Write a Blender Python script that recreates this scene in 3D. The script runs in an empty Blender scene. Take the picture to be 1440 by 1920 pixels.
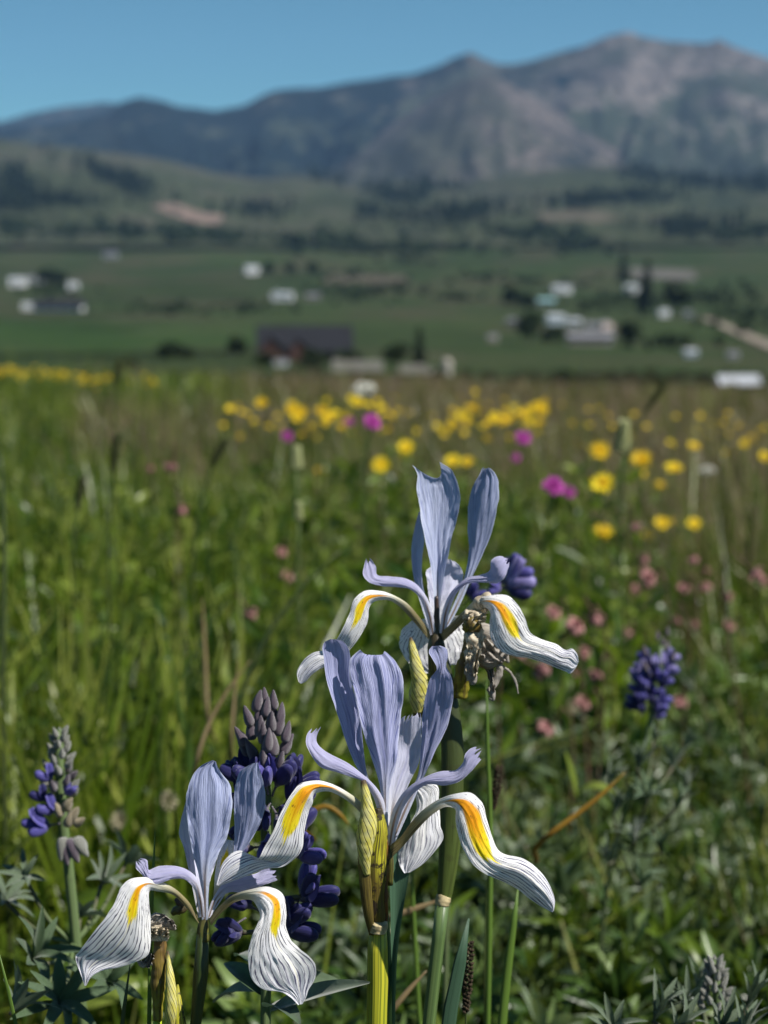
import bpy, bmesh, math, random
import numpy as np
from mathutils import Vector, Matrix, Euler
from mathutils.bvhtree import BVHTree

SC = bpy.context.scene
COL = SC.collection
rad = math.radians

# ------------------------------------------------------------------ camera, sky, sun, exposure
F = 3387.0                     # focal length in pixels of a 1440 x 1920 frame
PITCH = rad(8.9)
CAMH = 0.62
cp, sp = math.cos(PITCH), math.sin(PITCH)
cam_d = bpy.data.cameras.new('camera')
cam = bpy.data.objects.new('camera', cam_d)
COL.objects.link(cam)
cam.location = (0, 0, CAMH)
cam.rotation_euler = (math.pi / 2 - PITCH, 0, 0)
cam_d.sensor_fit = 'HORIZONTAL'
cam_d.sensor_width = 24.0
cam_d.lens = 12.0 * F / 720.0
cam_d.clip_start = 0.02
cam_d.clip_end = 60000
cam_d.dof.use_dof = True
cam_d.dof.focus_distance = 0.497
cam_d.dof.aperture_fstop = cam_d.lens / 3.7      # a 3.7 mm wide pupil
cam_d.dof.aperture_blades = 0
SC.camera = cam

SUN = Vector((0.60, -0.25, 0.76)).normalized()
EL = math.asin(SUN.z)
AZ = math.atan2(SUN.x, SUN.y)
world = bpy.data.worlds.new('World')
SC.world = world
world.use_nodes = True
wn = world.node_tree
sky = wn.nodes.new('ShaderNodeTexSky')
sky.sky_type = 'NISHITA'
sky.sun_disc = False
sky.sun_elevation = EL
sky.sun_rotation = AZ
sky.altitude = 2200
sky.air_density = 0.8
sky.dust_density = 0.0
sky.ozone_density = 2.2
bg = wn.nodes['Background']
bg.inputs['Strength'].default_value = 0.053
tint = wn.nodes.new('ShaderNodeMix')             # the teal cast of this summer sky
tint.data_type = 'RGBA'
tint.blend_type = 'MULTIPLY'
tint.inputs[0].default_value = 1.0
tint.inputs[7].default_value = (.57, 1.01, .95, 1)
wn.links.new(sky.outputs[0], tint.inputs[6])
wn.links.new(tint.outputs[2], bg.inputs['Color'])

sun_d = bpy.data.lights.new('sun', 'SUN')
sun_d.energy = 5.0
sun_d.angle = rad(0.53)
sun_d.color = (1.0, 0.96, 0.89)
sun = bpy.data.objects.new('sun', sun_d)
COL.objects.link(sun)
sun.rotation_euler = SUN.to_track_quat('Z', 'Y').to_euler()

SC.view_settings.view_transform = 'Standard'
SC.view_settings.look = 'None'
SC.view_settings.exposure = 0.58
SC.view_settings.gamma = 1.0
SC.render.engine = 'CYCLES'
SC.cycles.use_denoising = True
SC.cycles.max_bounces = 8
SC.cycles.transmission_bounces = 6
SC.cycles.transparent_max_bounces = 8
SC.cycles.volume_bounces = 1
SC.cycles.caustics_reflective = False
SC.cycles.caustics_refractive = False

random.seed(4)
RNG = np.random.default_rng(7)

# ------------------------------------------------------------------ helpers
def P(px, py, d):
    """a point of the photograph (1440 x 1920 pixels) at a depth of d metres, in metres in the world"""
    px, py, d = np.asarray(px, float), np.asarray(py, float), np.asarray(d, float)
    a = (px - 720) / F * d
    b = (960 - py) / F * d
    return np.stack([a, d * cp + b * sp, CAMH - d * sp + b * cp], -1)

def ray(px, py):
    v = P(px, py, 1.0) - np.array([0, 0, CAMH])
    return Vector(v).normalized()

def hsh(ix, iy, s):
    return np.mod(np.sin(ix * 127.1 + iy * 311.7 + s * 74.7) * 43758.5453, 1.0)

def vnoise(x, y, s=0):
    x, y = np.asarray(x, float), np.asarray(y, float)
    ix, iy = np.floor(x), np.floor(y)
    fx, fy = x - ix, y - iy
    fx = fx * fx * (3 - 2 * fx)
    fy = fy * fy * (3 - 2 * fy)
    a, b = hsh(ix, iy, s), hsh(ix + 1, iy, s)
    c, d = hsh(ix, iy + 1, s), hsh(ix + 1, iy + 1, s)
    return (a * (1 - fx) + b * fx) * (1 - fy) + (c * (1 - fx) + d * fx) * fy

def fbm(x, y, s=0, octv=5, ridged=False):
    t, amp, tot = 0, 1.0, 0
    for k in range(octv):
        n = vnoise(x * 2 ** k, y * 2 ** k, s + k * 3.1)
        if ridged:
            n = 1 - np.abs(2 * n - 1)
        t = t + n * amp
        tot += amp
        amp *= 0.5
    return t / tot

def sstep(x, a, b):
    t = np.clip((x - a) / (b - a), 0, 1)
    return t * t * (3 - 2 * t)

def tag(o, label=None, cat=None, group=None, kind=None):
    if label: o['label'] = label
    if cat: o['category'] = cat
    if group: o['group'] = group
    if kind: o['kind'] = kind
    return o

def empty(name, loc, label, cat, group=None):
    o = bpy.data.objects.new(name, None)
    o.empty_display_size = 0.02
    o.location = loc
    COL.objects.link(o)
    return tag(o, label, cat, group)

def worldloc(o):
    v = Vector((0, 0, 0))
    while o:
        v = v + o.location
        o = o.parent
    return np.array(v)

def mesh_obj(name, verts, faces, mats, parent=None, uv=None, smooth=True, mi=None, origin=None):
    """verts in world metres; faces an (n, 3|4) array or a list; one linked mesh object"""
    verts = np.asarray(verts, float)
    if parent is not None:
        org = worldloc(parent)
    elif origin is not None:
        org = np.asarray(origin, float)
    else:
        org = np.zeros(3)
    me = bpy.data.meshes.new(name)
    v = (verts - org).astype(np.float32)
    if isinstance(faces, np.ndarray):
        n, k = faces.shape
        me.vertices.add(len(v))
        me.vertices.foreach_set('co', v.ravel())
        me.loops.add(n * k)
        me.loops.foreach_set('vertex_index', faces.astype(np.int32).ravel())
        me.polygons.add(n)
        me.polygons.foreach_set('loop_start', np.arange(0, n * k, k, dtype=np.int32))
        me.update(calc_edges=True)
    else:
        me.from_pydata([tuple(p) for p in v], [], [tuple(f) for f in faces])
    if uv is not None:
        lay = me.uv_layers.new(name='UVMap')
        li = np.empty(len(me.loops), np.int32)
        me.loops.foreach_get('vertex_index', li)
        lay.data.foreach_set('uv', np.asarray(uv, np.float32)[li].ravel())
    if not isinstance(mats, (list, tuple)):
        mats = [mats]
    for m in mats:
        me.materials.append(m)
    if mi is not None:
        me.polygons.foreach_set('material_index', np.asarray(mi, np.int32))
    me.polygons.foreach_set('use_smooth', np.full(len(me.polygons), smooth))
    me.update()
    o = bpy.data.objects.new(name, me)
    COL.objects.link(o)
    if parent is not None:
        o.parent = parent
    elif origin is not None:
        o.location = tuple(origin)
    return o

def share(name, src, parent, loc=(0, 0, 0), rot=None, scale=1.0):
    """another object on the same mesh"""
    o = bpy.data.objects.new(name, src if isinstance(src, bpy.types.Mesh) else src.data)
    COL.objects.link(o)
    o.parent = parent
    o.location = loc
    if rot is not None:
        o.rotation_euler = rot
    o.scale = (scale, scale, scale) if not isinstance(scale, (tuple, list)) else scale
    return o

def copy_tree(o, parent=None):
    c = o.copy()
    COL.objects.link(c)
    if parent is not None:
        c.parent = parent
    for ch in list(o.children):
        copy_tree(ch, c)
    return c

def grid_faces(nu, nv, wrap=False):
    """nu points across, nv along; index = j * nu + i"""
    j = np.arange(nv - 1)[:, None]
    i = np.arange(nu if wrap else nu - 1)[None, :]
    i2 = (i + 1) % nu
    f = np.stack([j * nu + i, j * nu + i2, (j + 1) * nu + i2, (j + 1) * nu + i], -1)
    return f.reshape(-1, 4)

def cubic(t, ks, vs):
    """smooth interpolation of values vs (n, k) at knots ks"""
    ks, vs = np.asarray(ks, float), np.asarray(vs, float)
    if vs.ndim == 1:
        vs = vs[:, None]
    h = np.diff(ks)
    d = np.diff(vs, axis=0) / h[:, None]
    m = np.zeros_like(vs)
    m[0], m[-1] = d[0], d[-1]
    for i in range(1, len(ks) - 1):
        m[i] = (d[i - 1] * h[i] + d[i] * h[i - 1]) / (h[i] + h[i - 1])
    i = np.clip(np.searchsorted(ks, t) - 1, 0, len(ks) - 2)
    s = ((t - ks[i]) / h[i])[..., None]
    hh = h[i][..., None]
    return ((2 * s ** 3 - 3 * s ** 2 + 1) * vs[i] + (s ** 3 - 2 * s ** 2 + s) * hh * m[i]
            + (-2 * s ** 3 + 3 * s ** 2) * vs[i + 1] + (s ** 3 - s ** 2) * hh * m[i + 1])

def tube_geo(pts, rr, sides=12, n=40, flat=1.0, squash_dir=None, lump=0.0, seed=0, cap=True):
    """a tapering tube through world points; returns verts, faces, uv"""
    pts = np.asarray(pts, float)
    rr = np.asarray(rr, float)
    L = np.concatenate([[0], np.cumsum(np.linalg.norm(np.diff(pts, axis=0), axis=1) + 1e-9)])
    t = np.linspace(0, L[-1], n)
    c = cubic(t, L, pts)
    r = np.maximum(cubic(t, L, rr)[:, 0], 1e-5)
    tan = np.gradient(c, axis=0)
    tan /= np.linalg.norm(tan, axis=1)[:, None] + 1e-12
    ref = np.array([0, 1.0, 0]) if squash_dir is None else np.asarray(squash_dir, float)
    a = ref - (tan @ ref)[:, None] * tan
    a /= np.linalg.norm(a, axis=1)[:, None] + 1e-12
    b = np.cross(tan, a)
    th = np.linspace(0, 2 * math.pi, sides, endpoint=False)
    k = np.ones((n, sides))
    if lump:
        jj, ii = np.meshgrid(np.arange(n), np.arange(sides), indexing='ij')
        k = 1 + lump * (fbm(jj * 0.33 + seed, np.cos(th)[ii] * 1.7 + 5, seed, 3) + vnoise(jj * .5, np.sin(th)[ii] * 2 + 3, seed + 5) - 1.0)
    v = (c[:, None] + (np.cos(th)[None, :, None] * a[:, None] * flat + np.sin(th)[None, :, None] * b[:, None]) * (r[:, None] * k)[..., None])
    v = v.reshape(-1, 3)
    f = grid_faces(sides, n, True)
    uv = np.stack(np.broadcast_arrays(th[None, :] / (2 * math.pi), (t / L[-1])[:, None]), -1).reshape(-1, 2)
    if cap:
        v = np.concatenate([v, c[:1], c[-1:]])
        uv = np.concatenate([uv, [[.5, 0]], [[.5, 1]]])
        i = np.arange(sides)
        i2 = (i + 1) % sides
        k0, k1 = n * sides, n * sides + 1
        f = np.concatenate([f, np.stack([np.full(sides, k0), i2, i, i], -1)[:, [0, 1, 2, 2]],
                            np.stack([np.full(sides, k1), (n - 1) * sides + i, (n - 1) * sides + i2, (n - 1) * sides + i2], -1)])
    return v, f, uv

def tri_clean(f):
    """a list of faces with doubled corners dropped"""
    return [tuple(dict.fromkeys(map(int, q))) for q in f]

def tube(name, pts, rr, mat, parent, **kw):
    v, f, uv = tube_geo(pts, rr, **kw)
    return mesh_obj(name, v, tri_clean(f), mat, parent, uv)

def joinp(parts):
    """several (verts, faces, uv) into one"""
    V, Fc, U, off = [], [], [], 0
    for v, f, u in parts:
        V.append(v); U.append(u); Fc.append(np.asarray(f) + off)
        off += len(v)
    return np.concatenate(V), np.concatenate(Fc), np.concatenate(U)

# ------------------------------------------------------------------ materials
def nd(nt, typ, ins=None, **props):
    n = nt.nodes.new(typ)
    for k, v in props.items():
        setattr(n, k, v)
    for k, v in (ins or {}).items():
        s = n.inputs[k]
        if isinstance(v, bpy.types.NodeSocket):
            nt.links.new(v, s)
        else:
            if s.type == 'RGBA' and len(v) == 3:
                v = (*v, 1)
            s.default_value = v
    return n

def mth(nt, op, a, b=0.0, c=0.0, clamp=False):
    return nd(nt, 'ShaderNodeMath', {0: a, 1: b, 2: c}, operation=op, use_clamp=clamp).outputs[0]

def mixc(nt, fac, a, b, blend='MIX'):
    return nd(nt, 'ShaderNodeMix', {0: fac, 6: a, 7: b}, data_type='RGBA', blend_type=blend).outputs[2]

def sm(nt, x, a, b, lo=0.0, hi=1.0):
    return nd(nt, 'ShaderNodeMapRange', {0: x, 1: a, 2: b, 3: lo, 4: hi}, interpolation_type='SMOOTHSTEP').outputs[0]

def noise(nt, vec, scale, detail=3.0, rough=.55, dist=0.0):
    return nd(nt, 'ShaderNodeTexNoise', {'Vector': vec, 'Scale': scale, 'Detail': detail, 'Roughness': rough, 'Distortion': dist}).outputs[0]

def ramp(nt, fac, stops):
    n = nd(nt, 'ShaderNodeValToRGB', {0: fac})
    e = n.color_ramp.elements
    while len(e) < len(stops):
        e.new(0.5)
    for k, (p, c) in enumerate(stops):
        e[k].position = p
        e[k].color = (*c, 1)
    return n.outputs[0]

def vmul(nt, vec, s):
    return nd(nt, 'ShaderNodeVectorMath', {0: vec, 1: s}, operation='MULTIPLY').outputs[0]

def new_mat(name):
    m = bpy.data.materials.new(name)
    m.use_nodes = True
    nt = m.node_tree
    nt.nodes.clear()
    return m, nt

def finish(nt, color, rough=.6, trans=0.0, tcol=None, bump=None, bstr=.3, bdist=.001, spec=.3, sheen=0.0):
    ins = {'Base Color': color, 'Roughness': rough, 'Specular IOR Level': spec}
    if sheen:
        ins['Sheen Weight'] = sheen
    nrm = None
    if bump is not None:
        nrm = nd(nt, 'ShaderNodeBump', {'Height': bump, 'Strength': bstr, 'Distance': bdist}).outputs[0]
        ins['Normal'] = nrm
    p = nd(nt, 'ShaderNodeBsdfPrincipled', ins).outputs[0]
    if trans:
        ti = {'Color': tcol if tcol is not None else color}
        if nrm is not None:
            ti['Normal'] = nrm
        t = nd(nt, 'ShaderNodeBsdfTranslucent', ti).outputs[0]
        p = nd(nt, 'ShaderNodeMixShader', {0: trans, 1: p, 2: t}).outputs[0]
    o = nd(nt, 'ShaderNodeOutputMaterial', {0: p})
    return o

def uvs(nt):
    uv = nd(nt, 'ShaderNodeUVMap').outputs[0]
    s = nd(nt, 'ShaderNodeSeparateXYZ', {0: uv})
    return uv, s.outputs[0], s.outputs[1]

def obj_co(nt):
    return nd(nt, 'ShaderNodeTexCoord').outputs['Object']

def plain(name, col, rough=.7, var=.25, scale=60, trans=0.0, spec=.3, sheen=0.0, bump=.25, bdist=.001):
    """a mottled one-colour surface"""
    m, nt = new_mat(name)
    n = noise(nt, obj_co(nt), scale, 4)
    f = sm(nt, n, .3, .7)
    c0 = tuple(max(0, x * (1 - var)) for x in col)
    c1 = tuple(min(1, x * (1 + var)) for x in col)
    finish(nt, mixc(nt, f, c0, c1), rough, trans, None, n, bump, bdist, spec, sheen)
    return m

def petal_vein_coords(nt):
    uv, u, v = uvs(nt)
    uu = mth(nt, 'MULTIPLY_ADD', u, 2.0, -1.0)
    return uv, uu, v

def vein_lines(nt, uv, uu, v, v0, K, wob, thr0, thr1, squeeze=1.0):
    """lines fanning out from the midrib at v0; 1 on a vein"""
    y = mth(nt, 'SUBTRACT', v, v0)
    x = mth(nt, 'MULTIPLY', uu, squeeze)
    th = mth(nt, 'ARCTAN2', x, y)
    nz = noise(nt, vmul(nt, uv, (7, 5, 1)), 1.0, 2)
    ph = mth(nt, 'MULTIPLY_ADD', th, K, mth(nt, 'MULTIPLY', nz, wob))
    s = mth(nt, 'ABSOLUTE', mth(nt, 'SINE', ph))
    nz2 = noise(nt, vmul(nt, uv, (26, 9, 1)), 1.0, 2)
    lo = mth(nt, 'MULTIPLY_ADD', nz2, thr1 - thr0, thr0)
    d = mth(nt, 'SUBTRACT', lo, s)
    return sm(nt, d, 0.0, 0.12)

def fan_lines(nt, uv, um, v, v0, K, wob, thr0, thr1):
    """evenly spaced veins that spread apart and run out to the petal's rim"""
    y = mth(nt, 'POWER', mth(nt, 'MAXIMUM', mth(nt, 'SUBTRACT', v, v0), .02), .55)
    nz = noise(nt, vmul(nt, uv, (6, 7, 1)), 1.0, 2)
    ph = mth(nt, 'ADD', mth(nt, 'DIVIDE', mth(nt, 'MULTIPLY', um, K), y), mth(nt, 'MULTIPLY', nz, wob * 3))
    s = mth(nt, 'ABSOLUTE', mth(nt, 'SINE', ph))
    nz2 = noise(nt, vmul(nt, uv, (17, 11, 1)), 1.0, 2)
    lo = mth(nt, 'MULTIPLY_ADD', sm(nt, nz2, .3, .7), thr1 - thr0, thr0)
    return sm(nt, mth(nt, 'SUBTRACT', lo, s), -.04, .14)

def make_fall_mat(name, seed, shift=0.0, yw=.36, y1=.62, vein=1.0, yellow=True):
    m, nt = new_mat(name)
    uv, uu, v = petal_vein_coords(nt)
    uv = nd(nt, 'ShaderNodeVectorMath', {0: uv, 1: (seed * 3.7, seed * 1.3, 0)}, operation='ADD').outputs[0]
    um = mth(nt, 'SUBTRACT', uu, shift)
    L1 = fan_lines(nt, uv, um, v, .24, 12.5, 1.25, .12, .58)
    L2 = fan_lines(nt, uv, um, v, .24, 25.0, 1.6, .02, .44)
    L2 = mth(nt, 'MULTIPLY', L2, sm(nt, v, .66, .84))
    L1 = mth(nt, 'MULTIPLY', L1, sm(nt, mth(nt, 'ADD', v, mth(nt, 'MULTIPLY', mth(nt, 'ABSOLUTE', um), .12)), .42, .56))
    lines = mth(nt, 'MAXIMUM', L1, mth(nt, 'MULTIPLY', L2, .8))
    # pale margin keeps clear of veins
    lines = mth(nt, 'MULTIPLY', lines, sm(nt, mth(nt, 'ABSOLUTE', uu), 1.0, .93))
    lines = mth(nt, 'MULTIPLY', lines, sm(nt, v, 1.0, .975))
    blot = noise(nt, vmul(nt, uv, (5, 3, 1)), 1.0, 3)
    white = mixc(nt, sm(nt, blot, .35, .7), (.93, .91, .90), (.85, .84, .89))
    white = mixc(nt, sm(nt, v, .72, 1.0, 0, .35), white, (.74, .75, .89))
    vein_c = mixc(nt, sm(nt, v, .55, .85), (.030, .025, .065), (.050, .045, .14))
    nf = noise(nt, vmul(nt, uv, (14, 6, 1)), 1.0, 2)
    col = mixc(nt, mth(nt, 'MULTIPLY', lines, sm(nt, nf, .28, .58, .66 * vein, vein)), white, vein_c)
    # dark flecks beside the signal
    dots = noise(nt, vmul(nt, uv, (34, 26, 1)), 1.0, 1)
    dots = mth(nt, 'MULTIPLY', sm(nt, dots, .64, .68), mth(nt, 'MULTIPLY', sm(nt, v, .22, .3), sm(nt, v, .60, .48)))
    col = mixc(nt, mth(nt, 'MULTIPLY', dots, .85), col, (.05, .035, .07))
    if yellow:
        # yellow signal: streaky spearhead along the midrib
        st = noise(nt, vmul(nt, uv, (22, 2.6, 1)), 1.0, 3)
        wob = mth(nt, 'MULTIPLY_ADD', st, .5, -.25)
        au = mth(nt, 'ABSOLUTE', um)
        vv = mth(nt, 'ADD', v, mth(nt, 'MULTIPLY', wob, .36))
        wid = mth(nt, 'MULTIPLY', sm(nt, v, .27, .52, .12, yw), sm(nt, vv, y1 + .05, y1 - .05))
        ymask = sm(nt, mth(nt, 'SUBTRACT', mth(nt, 'ADD', wid, mth(nt, 'MULTIPLY', mth(nt, 'MULTIPLY', wob, wid), .9)), au), -.05, .10)
        ymask = mth(nt, 'MULTIPLY', ymask, sm(nt, v, .27, .34))
        edge = mth(nt, 'DIVIDE', au, mth(nt, 'ADD', wid, .02))
        yc = mixc(nt, sm(nt, mth(nt, 'ADD', mth(nt, 'MULTIPLY', edge, .10), mth(nt, 'ADD', v, mth(nt, 'MULTIPLY', wob, .6))), y1 - .16, y1 + .02), (.88, .34, .004), (.92, .74, .012))
        yc = mixc(nt, sm(nt, st, .54, .70, 0, .6), yc, (.70, .24, .002))
        yspot = noise(nt, vmul(nt, uv, (46, 30, 1)), 1.0, 0)
        yc = mixc(nt, sm(nt, yspot, .70, .74, 0, .85), yc, (.16, .07, .01))
        col = mixc(nt, ymask, col, yc)
    # claw: olive brown, streaked
    hst = noise(nt, vmul(nt, uv, (24, 6, 1)), 1.0, 3)
    hc = mixc(nt, sm(nt, hst, .4, .62), (.36, .31, .15), (.14, .10, .05))
    hc = mixc(nt, sm(nt, v, .14, .28), hc, (.60, .57, .42))
    hm = sm(nt, mth(nt, 'ADD', v, mth(nt, 'MULTIPLY_ADD', hst, .16, -.08)), .36, .24)
    col = mixc(nt, hm, col, hc)
    h = mth(nt, 'MULTIPLY_ADD', lines, -.5, noise(nt, vmul(nt, uv, (60, 12, 1)), 1.0, 2))
    finish(nt, col, .55, .28, col, h, .22, .0006, .25, .1)
    return m

def make_standard_mat(name, base, dark, pale, seed, vein_str=.8):
    m, nt = new_mat(name)
    uv, uu, v = petal_vein_coords(nt)
    uv = nd(nt, 'ShaderNodeVectorMath', {0: uv, 1: (seed * 2.1, seed * 5.3, 0)}, operation='ADD').outputs[0]
    L1 = vein_lines(nt, uv, uu, v, .10, 50.0, 3.0, -.05, .85, .85)
    L2 = vein_lines(nt, uv, uu, v, .22, 23.0, 2.0, .0, .70, 1.0)
    blot = noise(nt, vmul(nt, uv, (4, 3, 1)), 1.0, 4)
    c = mixc(nt, sm(nt, blot, .32, .68), base, tuple(x * .82 + .02 for x in base))
    fade = noise(nt, vmul(nt, uv, (9, 5, 1)), 1.0, 3)
    lines = mth(nt, 'MULTIPLY', mth(nt, 'MAXIMUM', mth(nt, 'MULTIPLY', L1, .7), L2), sm(nt, fade, .25, .65, .3, 1.0))
    c = mixc(nt, mth(nt, 'MULTIPLY', lines, vein_str), c, dark)
    # paler rim and a pale base along the midrib
    c = mixc(nt, sm(nt, mth(nt, 'ABSOLUTE', uu), .92, 1.0, 0, .55), c, pale)
    rib = mth(nt, 'MULTIPLY', sm(nt, mth(nt, 'ABSOLUTE', uu), .16, .02), sm(nt, v, .95, .4))
    c = mixc(nt, mth(nt, 'MULTIPLY', rib, .45), c, dark)
    c = mixc(nt, sm(nt, v, .50, .20, 0, .72), c, pale)
    c = mixc(nt, mth(nt, 'MULTIPLY', sm(nt, v, .42, .15), sm(nt, mth(nt, 'ABSOLUTE', uu), .40, .15)), c, (.27, .19, .15))
    h = mth(nt, 'MULTIPLY_ADD', lines, -.7, noise(nt, vmul(nt, uv, (36, 7, 1)), 1.0, 3))
    finish(nt, c, .5, .36, c, h, .5, .0008, .28, .15)
    return m

def make_stem_mat(name, lo, hi, streak, dark=None, dark_from=2.0, specks=0.0, trans=0.0, twist=0.0, freq=9, rough=.42, g0=0.0):
    """striped stalk; u runs round it, v along it"""
    m, nt = new_mat(name)
    uv, u, v = uvs(nt)
    if twist:
        u = mth(nt, 'ADD', u, mth(nt, 'MULTIPLY', v, twist))
    cx = nd(nt, 'ShaderNodeCombineXYZ', {0: mth(nt, 'MULTIPLY', u, float(freq)), 1: mth(nt, 'MULTIPLY', v, 1.6), 2: 0.0}).outputs[0]
    s = noise(nt, cx, 2.2, 3)
    s2 = noise(nt, obj_co(nt), 240, 3)
    c = mixc(nt, sm(nt, v, g0, 1.0), lo, hi)
    c = mixc(nt, sm(nt, s, .46, .60, 0, .75), c, streak)
    if dark is not None:
        c = mixc(nt, sm(nt, mth(nt, 'ADD', v, mth(nt, 'MULTIPLY_ADD', s, .4, -.2)), dark_from - .12, dark_from + .12), c, dark)
    if specks:
        c = mixc(nt, sm(nt, s2, .60, .68, 0, specks), c, (.03, .018, .012))
    finish(nt, c, rough, trans, c, s, .35, .0006, .4)
    return m

def make_blade_mat(name, stops, trans=.38, rough=.45, blotch=.35, tipc=(.22, .18, .07), big=None):
    """grass: the UV's u is a random number per blade, v runs up the blade"""
    m, nt = new_mat(name)
    uv, u, v = uvs(nt)
    c = ramp(nt, u, stops)
    co = obj_co(nt)
    n = noise(nt, co, 1.1, 3)
    c = mixc(nt, sm(nt, n, .38, .66, 0, blotch), c, mixc(nt, .5, c, (.16, .13, .05)))
    if big is not None:
        c = mixc(nt, big(nt, co), c, (.17, .11, .075))
    c = mixc(nt, mth(nt, 'MULTIPLY', sm(nt, v, .72, 1.0), sm(nt, u, .45, .9, .1, .8)), c, tipc)
    fine = noise(nt, co, 160, 2)
    c = mixc(nt, sm(nt, fine, .3, .7, 0, .35), c, mixc(nt, .5, c, (.02, .035, .01)))
    finish(nt, c, rough, trans, mixc(nt, .35, c, (.26, .38, .015)), None, spec=.35)
    return m

MAT = {}
MAT['fall_a'] = make_fall_mat('fall_petal_broad_signal', 1.0, -.12, .62)
MAT['fall_b'] = make_fall_mat('fall_petal_broad_signal_right', 2.0, -.16, .56, .64)
MAT['fall_c'] = make_fall_mat('fall_petal_narrow_signal', 3.0, -.04, .30, .56)
MAT['fall_d'] = make_fall_mat('fall_petal_narrow_signal_right', 4.0, .34, .34, .56)
MAT['fall_e'] = make_fall_mat('fall_petal_far_left', 5.0, -.12, .44, .56)
MAT['fall_f'] = make_fall_mat('fall_petal_far_right', 6.0, -.22, .34, .60)
MAT['fall_back'] = make_fall_mat('fall_petal_underside', 7.0, 0, .1, .5, .75, False)
MAT['std_a'] = make_standard_mat('standard_petal_blue', (.50, .52, .79), (.12, .14, .42), (.74, .76, .88), 1.0)
MAT['std_b'] = make_standard_mat('standard_petal_slate', (.47, .52, .76), (.14, .18, .44), (.66, .71, .84), 2.0, .7)
MAT['std_c'] = make_standard_mat('standard_petal_pale', (.55, .60, .82), (.22, .26, .56), (.72, .76, .88), 3.0, .6)
MAT['arm'] = make_standard_mat('style_arm_lavender', (.60, .58, .84), (.34, .32, .66), (.84, .83, .90), 4.0, .55)
MAT['arm_w'] = make_standard_mat('style_arm_whitish', (.72, .72, .88), (.42, .42, .72), (.88, .88, .90), 5.0, .55)
MAT['tube_dark'] = make_stem_mat('perianth_tube', (.10, .10, .02), (.06, .035, .03), (.03, .02, .015))
MAT['stem_y'] = make_stem_mat('iris_stem_striped', (.15, .26, .02), (.50, .46, .03), (.07, .12, .015), None, 2, 0, .08, 0, 13, .4, .80)
MAT['stem_g'] = make_stem_mat('iris_stem_grey_green', (.075, .125, .038), (.10, .155, .050), (.055, .095, .03), None, 2, .2, 0, 0, 7)
MAT['stem_d'] = make_stem_mat('iris_stem_dark', (.16, .25, .02), (.030, .042, .012), (.03, .05, .01), None, 2, 0, 0, 0, 8, .4, .55)
MAT['sheath_shaded'] = make_stem_mat('iris_sheath_shaded', (.075, .105, .022), (.030, .036, .014), (.04, .055, .012), None, 2, .25, 0, 0, 9)  # deep shadow under the flower painted in: colour darkens toward the top
def spathe_mat(name):
    m, nt = new_mat(name)
    uv, u, v = uvs(nt)
    co = obj_co(nt)
    s1 = noise(nt, vmul(nt, uv, (26, 1.6, 1)), 1.0, 4)
    s2 = noise(nt, co, 170, 5, .65)
    s3 = noise(nt, vmul(nt, uv, (60, 2.5, 1)), 1.0, 2)
    c = mixc(nt, sm(nt, s1, .35, .65), (.56, .50, .03), (.34, .33, .02))
    c = mixc(nt, sm(nt, s3, .45, .54, 0, .9), c, (.06, .05, .012))
    low = mth(nt, 'ADD', v, mth(nt, 'MULTIPLY_ADD', s1, .8, -.4))
    c = mixc(nt, sm(nt, low, .62, .30, 0, .85), c, (.10, .065, .015))
    c = mixc(nt, sm(nt, s2, .51, .575, 0, .95), c, (.022, .014, .010))
    finish(nt, c, .5, .1, c, s3, .4, .0006, .35)
    return m
MAT['spathe'] = spathe_mat('spathe_yellow_blotched')
MAT['spathe_brown'] = make_stem_mat('spathe_brown_streaked', (.11, .085, .02), (.16, .12, .025), (.03, .02, .01), None, 2, .7, .05, 0, 14)
MAT['spathe_red'] = make_stem_mat('spathe_margin_reddish', (.16, .06, .015), (.20, .10, .015), (.05, .02, .01), None, 2, .9, .05, 0, 8)
def bud_mat(name):
    m, nt = new_mat(name)
    uv, u, v = uvs(nt)
    n = noise(nt, vmul(nt, uv, (7, 7, 1)), 1.0, 3)
    ph = mth(nt, 'ADD', mth(nt, 'MULTIPLY', u, 31.416), mth(nt, 'ADD', mth(nt, 'MULTIPLY', v, 30.0), mth(nt, 'MULTIPLY', n, 1.6)))
    s = mth(nt, 'ABSOLUTE', mth(nt, 'SINE', ph))
    n2 = noise(nt, vmul(nt, uv, (12, 9, 1)), 1.0, 2)
    ln = sm(nt, mth(nt, 'SUBTRACT', mth(nt, 'MULTIPLY_ADD', n2, .5, .08), s), -.06, .16)
    c = mixc(nt, sm(nt, n, .35, .7), (.58, .52, .10), (.56, .53, .24))
    c = mixc(nt, mth(nt, 'MULTIPLY', ln, .85), c, (.035, .032, .028))
    c = mixc(nt, sm(nt, v, .90, .98), c, (.09, .06, .03))
    finish(nt, c, .5, .12, c, ln, .4, -.0005, .3)
    return m
MAT['bud'] = bud_mat('bud_rolled_veined')
MAT['paper'] = plain('papery_collar', (.42, .34, .19), .7, .5, 300)
MAT['withered'] = make_stem_mat('withered_petal', (.66, .59, .45), (.60, .53, .40), (.26, .19, .13), None, 2, .2, .15, .7, 8, .8)
MAT['withered_grey'] = make_stem_mat('withered_petal_grey', (.40, .365, .32), (.37, .335, .30), (.20, .175, .155), None, 2, .2, .15, .9, 8, .8)
MAT['withered_brown'] = make_stem_mat('withered_tube', (.22, .20, .02), (.15, .085, .03), (.06, .035, .015), None, 2, .4, 0, .15, 9)
MAT['leaf_teal'] = make_stem_mat('iris_leaf_blue_green', (.050, .105, .060), (.060, .125, .072), (.040, .085, .048), None, 2, 0, .2, 0, 16, .5)
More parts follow.
